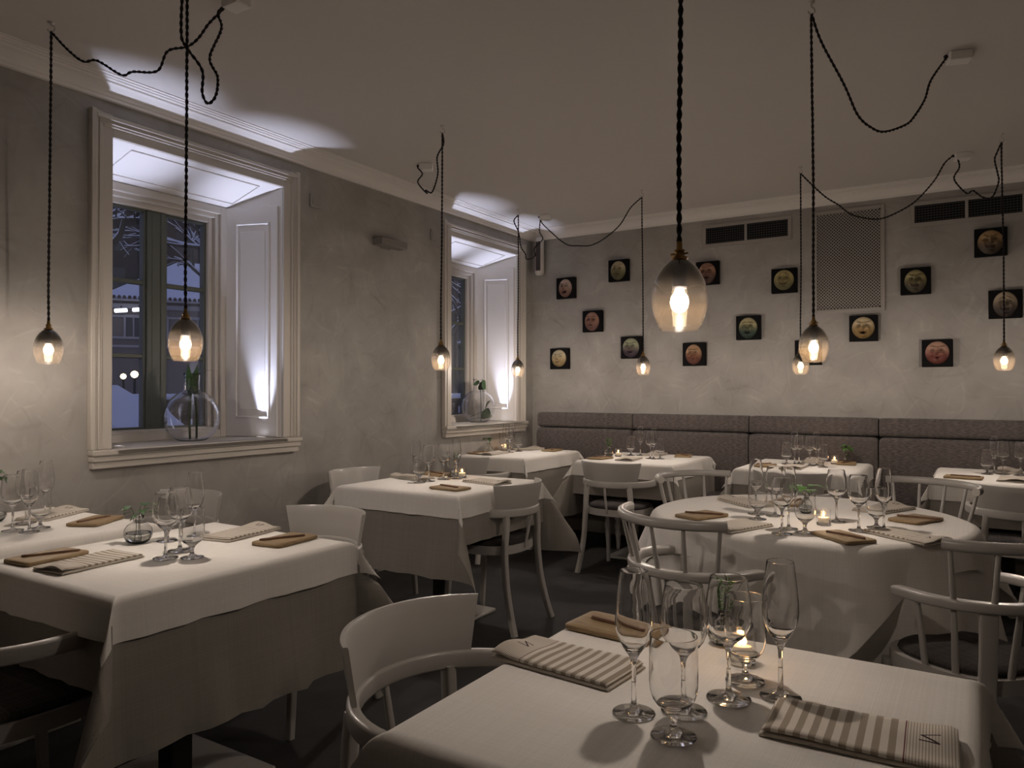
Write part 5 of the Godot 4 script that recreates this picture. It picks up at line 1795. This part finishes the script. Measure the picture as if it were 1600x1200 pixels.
func make_outside():
	var g := -0.35
	var b := MB.new()
	b.box(Vector3(-60.3, g - 0.5, -20), Vector3(119, 1.0, 160), 0)
	struct("ground_snow", b.done(), M.snow)
	# directions: out through the large window
	var eye := Vector3(3.551, 0, 6.023)
	var dirn := Vector3(-0.844, 0, -0.536).normalized()
	var right := Vector3(0.536, 0, -0.844).normalized()
	var turn := atan2(-dirn.x, -dirn.z)
	# the house across the street
	var t := thing("house", "low stucco house with a snow covered hipped roof across the street", "house", eye + dirn * 45 + Vector3(0, g, 0), turn)
	var e := 6.1 - g
	b = MB.new()
	b.box(Vector3(5.7, e / 2, -4.5), Vector3(16.0, e, 9.0), 0)
	part("wall", b.done(), M.stucco, t)
	b = MB.new()
	b.box(Vector3(5.7, e - 0.35, 0.1), Vector3(16.3, 0.25, 0.3), 0.02)
	b.box(Vector3(5.7, e - 0.9, 0.04), Vector3(16.1, 0.12, 0.12), 0.02)
	for y in [4.05, 3.6]: b.box(Vector3(5.7, y - g, 0.05), Vector3(16.1, 0.13, 0.14), 0.02)
	part("string_course", b.done(), M.house_trim, t)
	b = MB.new()
	b.g = -1
	var A := Vector3(-2.9, e, 0.6)
	var B := Vector3(14.3, e, 0.6)
	var C := Vector3(14.3, e, -9.6)
	var D := Vector3(-2.9, e, -9.6)
	var R0 := Vector3(1.1, e + 2.9, -4.5)
	var R1 := Vector3(10.4, e + 2.9, -4.5)
	b.quad(A, B, R1, R0); b.tri(B, C, R1); b.quad(C, D, R0, R1); b.tri(D, A, R0)
	b.quad(A, D, C, B)
	part("roof", b.done(), M.snow, t)
	for k in 70:
		b = MB.new()
		b.tube(pts([[-2.8 + k * 0.245, e + 0.03, 0.66], [-2.8 + k * 0.245, e + 0.12, 0.45]]), 0.085, 6)
		part("roof_tile", b.done(), M.roof_tile, t)
	b = MB.new()
	b.box(Vector3(5.7, e - 0.06, 0.62), Vector3(17.2, 0.1, 0.12), 0.02)
	part("gutter", b.done(), M.house_trim, t)
	for x in [-1.15, 0.1, 2.05, 4.4, 6.6, 8.8]:
		b = MB.new()
		for q in [[-0.42, 0.06], [0.42, 0.06]]: b.box(Vector3(x + q[0], 4.63 - g, 0.05), Vector3(0.1, 1.26, 0.12), 0.01)
		b.box(Vector3(x, 5.25 - g, 0.05), Vector3(0.94, 0.1, 0.14), 0.01)
		b.box(Vector3(x, 4.03 - g, 0.07), Vector3(1.0, 0.08, 0.2), 0.01)
		b.box(Vector3(x, 4.63 - g, 0.05), Vector3(0.06, 1.2, 0.06), 0.01)
		var w := part("window_frame", b.done(), M.house_trim, t)
		b = MB.new()
		b.box(Vector3(x, 4.63 - g, 0.0), Vector3(0.76, 1.2, 0.05), 0)
		part("pane", b.done(), M.dark_glass, w)
	# strip lights hanging before it
	for q in [[-1.72, 5.42, -0.06], [-0.88, 5.5, -0.05]]:
		var l := thing("street_light", "white tube street light %s before the house wall" % ("beside the window bar" if q[0] > -1 else "set further from the window bar"), "street light", eye + dirn * 44 + right * q[0] + Vector3(0, q[1], 0), turn, "tube lights")
		b = MB.new()
		b.box(Vector3(0, 0, 0), Vector3(0.62, 0.2, 0.14), 0.04, Basis(Vector3(0, 0, 1), 0.09))
		part("tube_lamp", b.done(), M.tube_light, l)
		b = MB.new()
		b.tube(pts([[0, 0.1, 0], [0, 0.25, -0.3], [0, 0.3, -0.96]]), 0.03, 6)
		part("bracket", b.done(), M.dark_metal, l)
	# tall dark buildings behind
	var bd := [[-9.0, 26.0, 70.0, "tall dark brown building behind the snowy house"], [32.0, 22.0, 64.0, "dark building seen through the small window"]]
	for k in 2:
		var q: Array = bd[k]
		t = thing("building", q[3], "building", eye + dirn * q[2] + right * (q[0] + 6) + Vector3(0, g, 0), turn)
		b = MB.new()
		b.box(Vector3(0, 15, -5), Vector3(q[1], 30, 10), 0)
		part("wall", b.done(), M.dark_stucco, t)
		if k == 0:
			b = MB.new()
			b.box(Vector3(-1.25, 15.2, 0.1), Vector3(0.62, 3.2, 0.2), 0.02)
			part("lit_window", b.done(), M.lit_window, t)
		for r in 7:
			for c in 9:
				b = MB.new()
				b.box(Vector3((c - 4) * 2.5, 4.0 + r * 3.4, 0.02), Vector3(1.2, 2.0, 0.1), 0.02)
				part("window", b.done(), M.dark_glass, t)
	# fence with snow on its rail, bushes and round lamps behind it
	t = thing("fence", "dark wooden fence with a snow topped rail beyond the parked car", "fence", eye + dirn * 13 + Vector3(0, g, 0), turn)
	for k in 60:
		b = MB.new()
		b.box(Vector3(-4.0 + k * 0.2, 0.72, 0), Vector3(0.17, 1.44, 0.03), 0.006)
		part("plank", b.done(), M.fence_wood, t)
	b = MB.new()
	b.box(Vector3(1.9, 1.42, 0), Vector3(12.2, 0.08, 0.12), 0.01)
	part("rail", b.done(), M.fence_wood, t)
	b = MB.new()
	b.box(Vector3(1.9, 1.5, 0), Vector3(12.2, 0.1, 0.16), 0.035)
	part("snow_cap", b.done(), M.snow, t)
	for q in [[-0.58, 1.52, "smaller glowing globe lamp beyond the fence"], [-0.39, 1.56, "brighter glowing globe lamp beyond the fence beside the window bar"]]:
		var l := thing("globe_lamp", q[2], "street light", eye + dirn * 16 + right * q[0] + Vector3(0, g, 0), turn, "globe lamps")
		var s: float = 0.055 if q[0] < -0.5 else 0.07
		b = MB.new()
		b.lathe([[0.0, q[1] - g - s], [s * 0.7, q[1] - g - s * 0.7], [s, q[1] - g], [s * 0.7, q[1] - g + s * 0.7], [0.0, q[1] - g + s]], 14)
		part("lamp_globe", b.done(), M.lamp_globe, l)
		b = MB.new()
		b.tube(pts([[0, 0, 0], [0, q[1] - g - s, 0]]), 0.025, 8)
		part("post", b.done(), M.dark_metal, l)
	tree("bare tree with snow on its crooked branches close to the house's roof", eye + dirn * 14.5 + right * -1.1 + Vector3(0, g, 0), 4.7, 4)
	tree("slender bare tree beyond the house's ridge", eye + dirn * 20 + right * 1.3 + Vector3(0, g, 0), 6.2, 12)
	tree("bare snowy tree seen through the small window", eye + Vector3(-0.6, 0, -0.8).normalized() * 19 + Vector3(0, g, 0), 3.6, 31)
	# the parked car
	t = thing("car", "parked dark car deep in snow just outside the large window", "car", Vector3(-5.01, g + 0.15, 1.78), -1.023)
	# side outline in (z, y): the nose points to -z
	var body := PackedVector2Array()
	for p in [[1.9, 0.3], [2.05, 0.5], [2.0, 0.88], [0.9, 0.95], [-0.7, 0.93], [-1.9, 0.82], [-2.15, 0.62], [-2.15, 0.3]]: body.append(Vector2(p[0], p[1]))
	var xf := Transform3D(Basis(Vector3(0, 0, 1), Vector3(1, 0, 0), Vector3(0, 1, 0)), Vector3.ZERO)
	b = MB.new()
	b.prism(body, -0.85, 0.85, xf)
	part("body", b.done(), M.car_paint, t)
	var cab := PackedVector2Array()
	for p in [[1.75, 0.93], [1.2, 1.42], [0.9, 1.5], [-0.1, 1.5], [-0.3, 1.42], [-1.15, 0.92]]: cab.append(Vector2(p[0], p[1]))
	b = MB.new()
	b.prism(cab, -0.72, 0.72, xf)
	part("cabin", b.done(), M.dark_glass, t)
	for q in [[[0.45, 1.56], [2.1 * 0.6, 0.12], 0.0, "roof_snow"], [[-0.72, 1.23], [1.06, 0.1], 0.535, "windscreen_snow"], [[-1.6, 0.93], [1.0, 0.14], 0.12, "bonnet_snow"]]:
		b = MB.new()
		b.box(Vector3(0, q[0][1], q[0][0]), Vector3(1.42, q[1][1], q[1][0]), 0.045, Basis(Vector3(1, 0, 0), -q[2]))
		part(q[3], b.done(), M.snow, t)
	for sz in [-1.35, 1.35]:
		for sx in [-0.78, 0.78]:
			b = MB.new()
			var wheel := PackedVector2Array()
			for k in 24: wheel.append(Vector2(sz, 0.32) + Vector2.from_angle(TAU * k / 24) * 0.32)
			b.prism(wheel, sx - 0.1, sx + 0.1, xf, 3)
			part("wheel", b.done(), M.rubber, t)

# ------------------------------------------------------------------
func _ready():
	var cam := Camera3D.new()
	cam.name = "camera"
	add_child(cam)
	cam.fov = 54.54
	cam.near = 0.05
	cam.far = 400.0
	cam.position = Vector3(3.551, 1.265, 6.023)
	cam.look_at_from_position(cam.position, cam.position + Vector3(-0.53138, 0.00773, -0.84710), Vector3.UP)
	cam.current = true
	var env := Environment.new()
	env.background_mode = Environment.BG_SKY
	var sky := Sky.new()
	var sm := ProceduralSkyMaterial.new()      # blue dusk
	sm.sky_top_color = Color(0.15, 0.16, 0.215)
	sm.sky_horizon_color = Color(0.255, 0.265, 0.33)
	sm.ground_bottom_color = Color(0.13, 0.135, 0.16)
	sm.ground_horizon_color = Color(0.255, 0.265, 0.33)
	sm.sky_energy_multiplier = 2.6
	sm.ground_energy_multiplier = 2.6
	sky.sky_material = sm
	env.sky = sky
	env.tonemap_mode = Environment.TONE_MAPPER_LINEAR
	env.tonemap_exposure = 1.0
	env.sdfgi_enabled = true
	env.ssao_enabled = true
	env.ssil_enabled = true
	var we := WorldEnvironment.new()
	we.name = "world_environment"
	we.environment = env
	add_child(we)
	make_materials()
	make_room()
	make_banquette()
	make_fittings()
	make_tables()
	make_chairs()
	make_pendants()
	make_faces()
	make_glassware()
	make_settings()
	window_vase(-0.185, 3.44, "large globe vase holding two palm stems on the sill of the large window", true)
	window_vase(-0.19, 0.62, "large globe vase with trailing ivy leaves on the sill of the small window", false)
	make_outside()
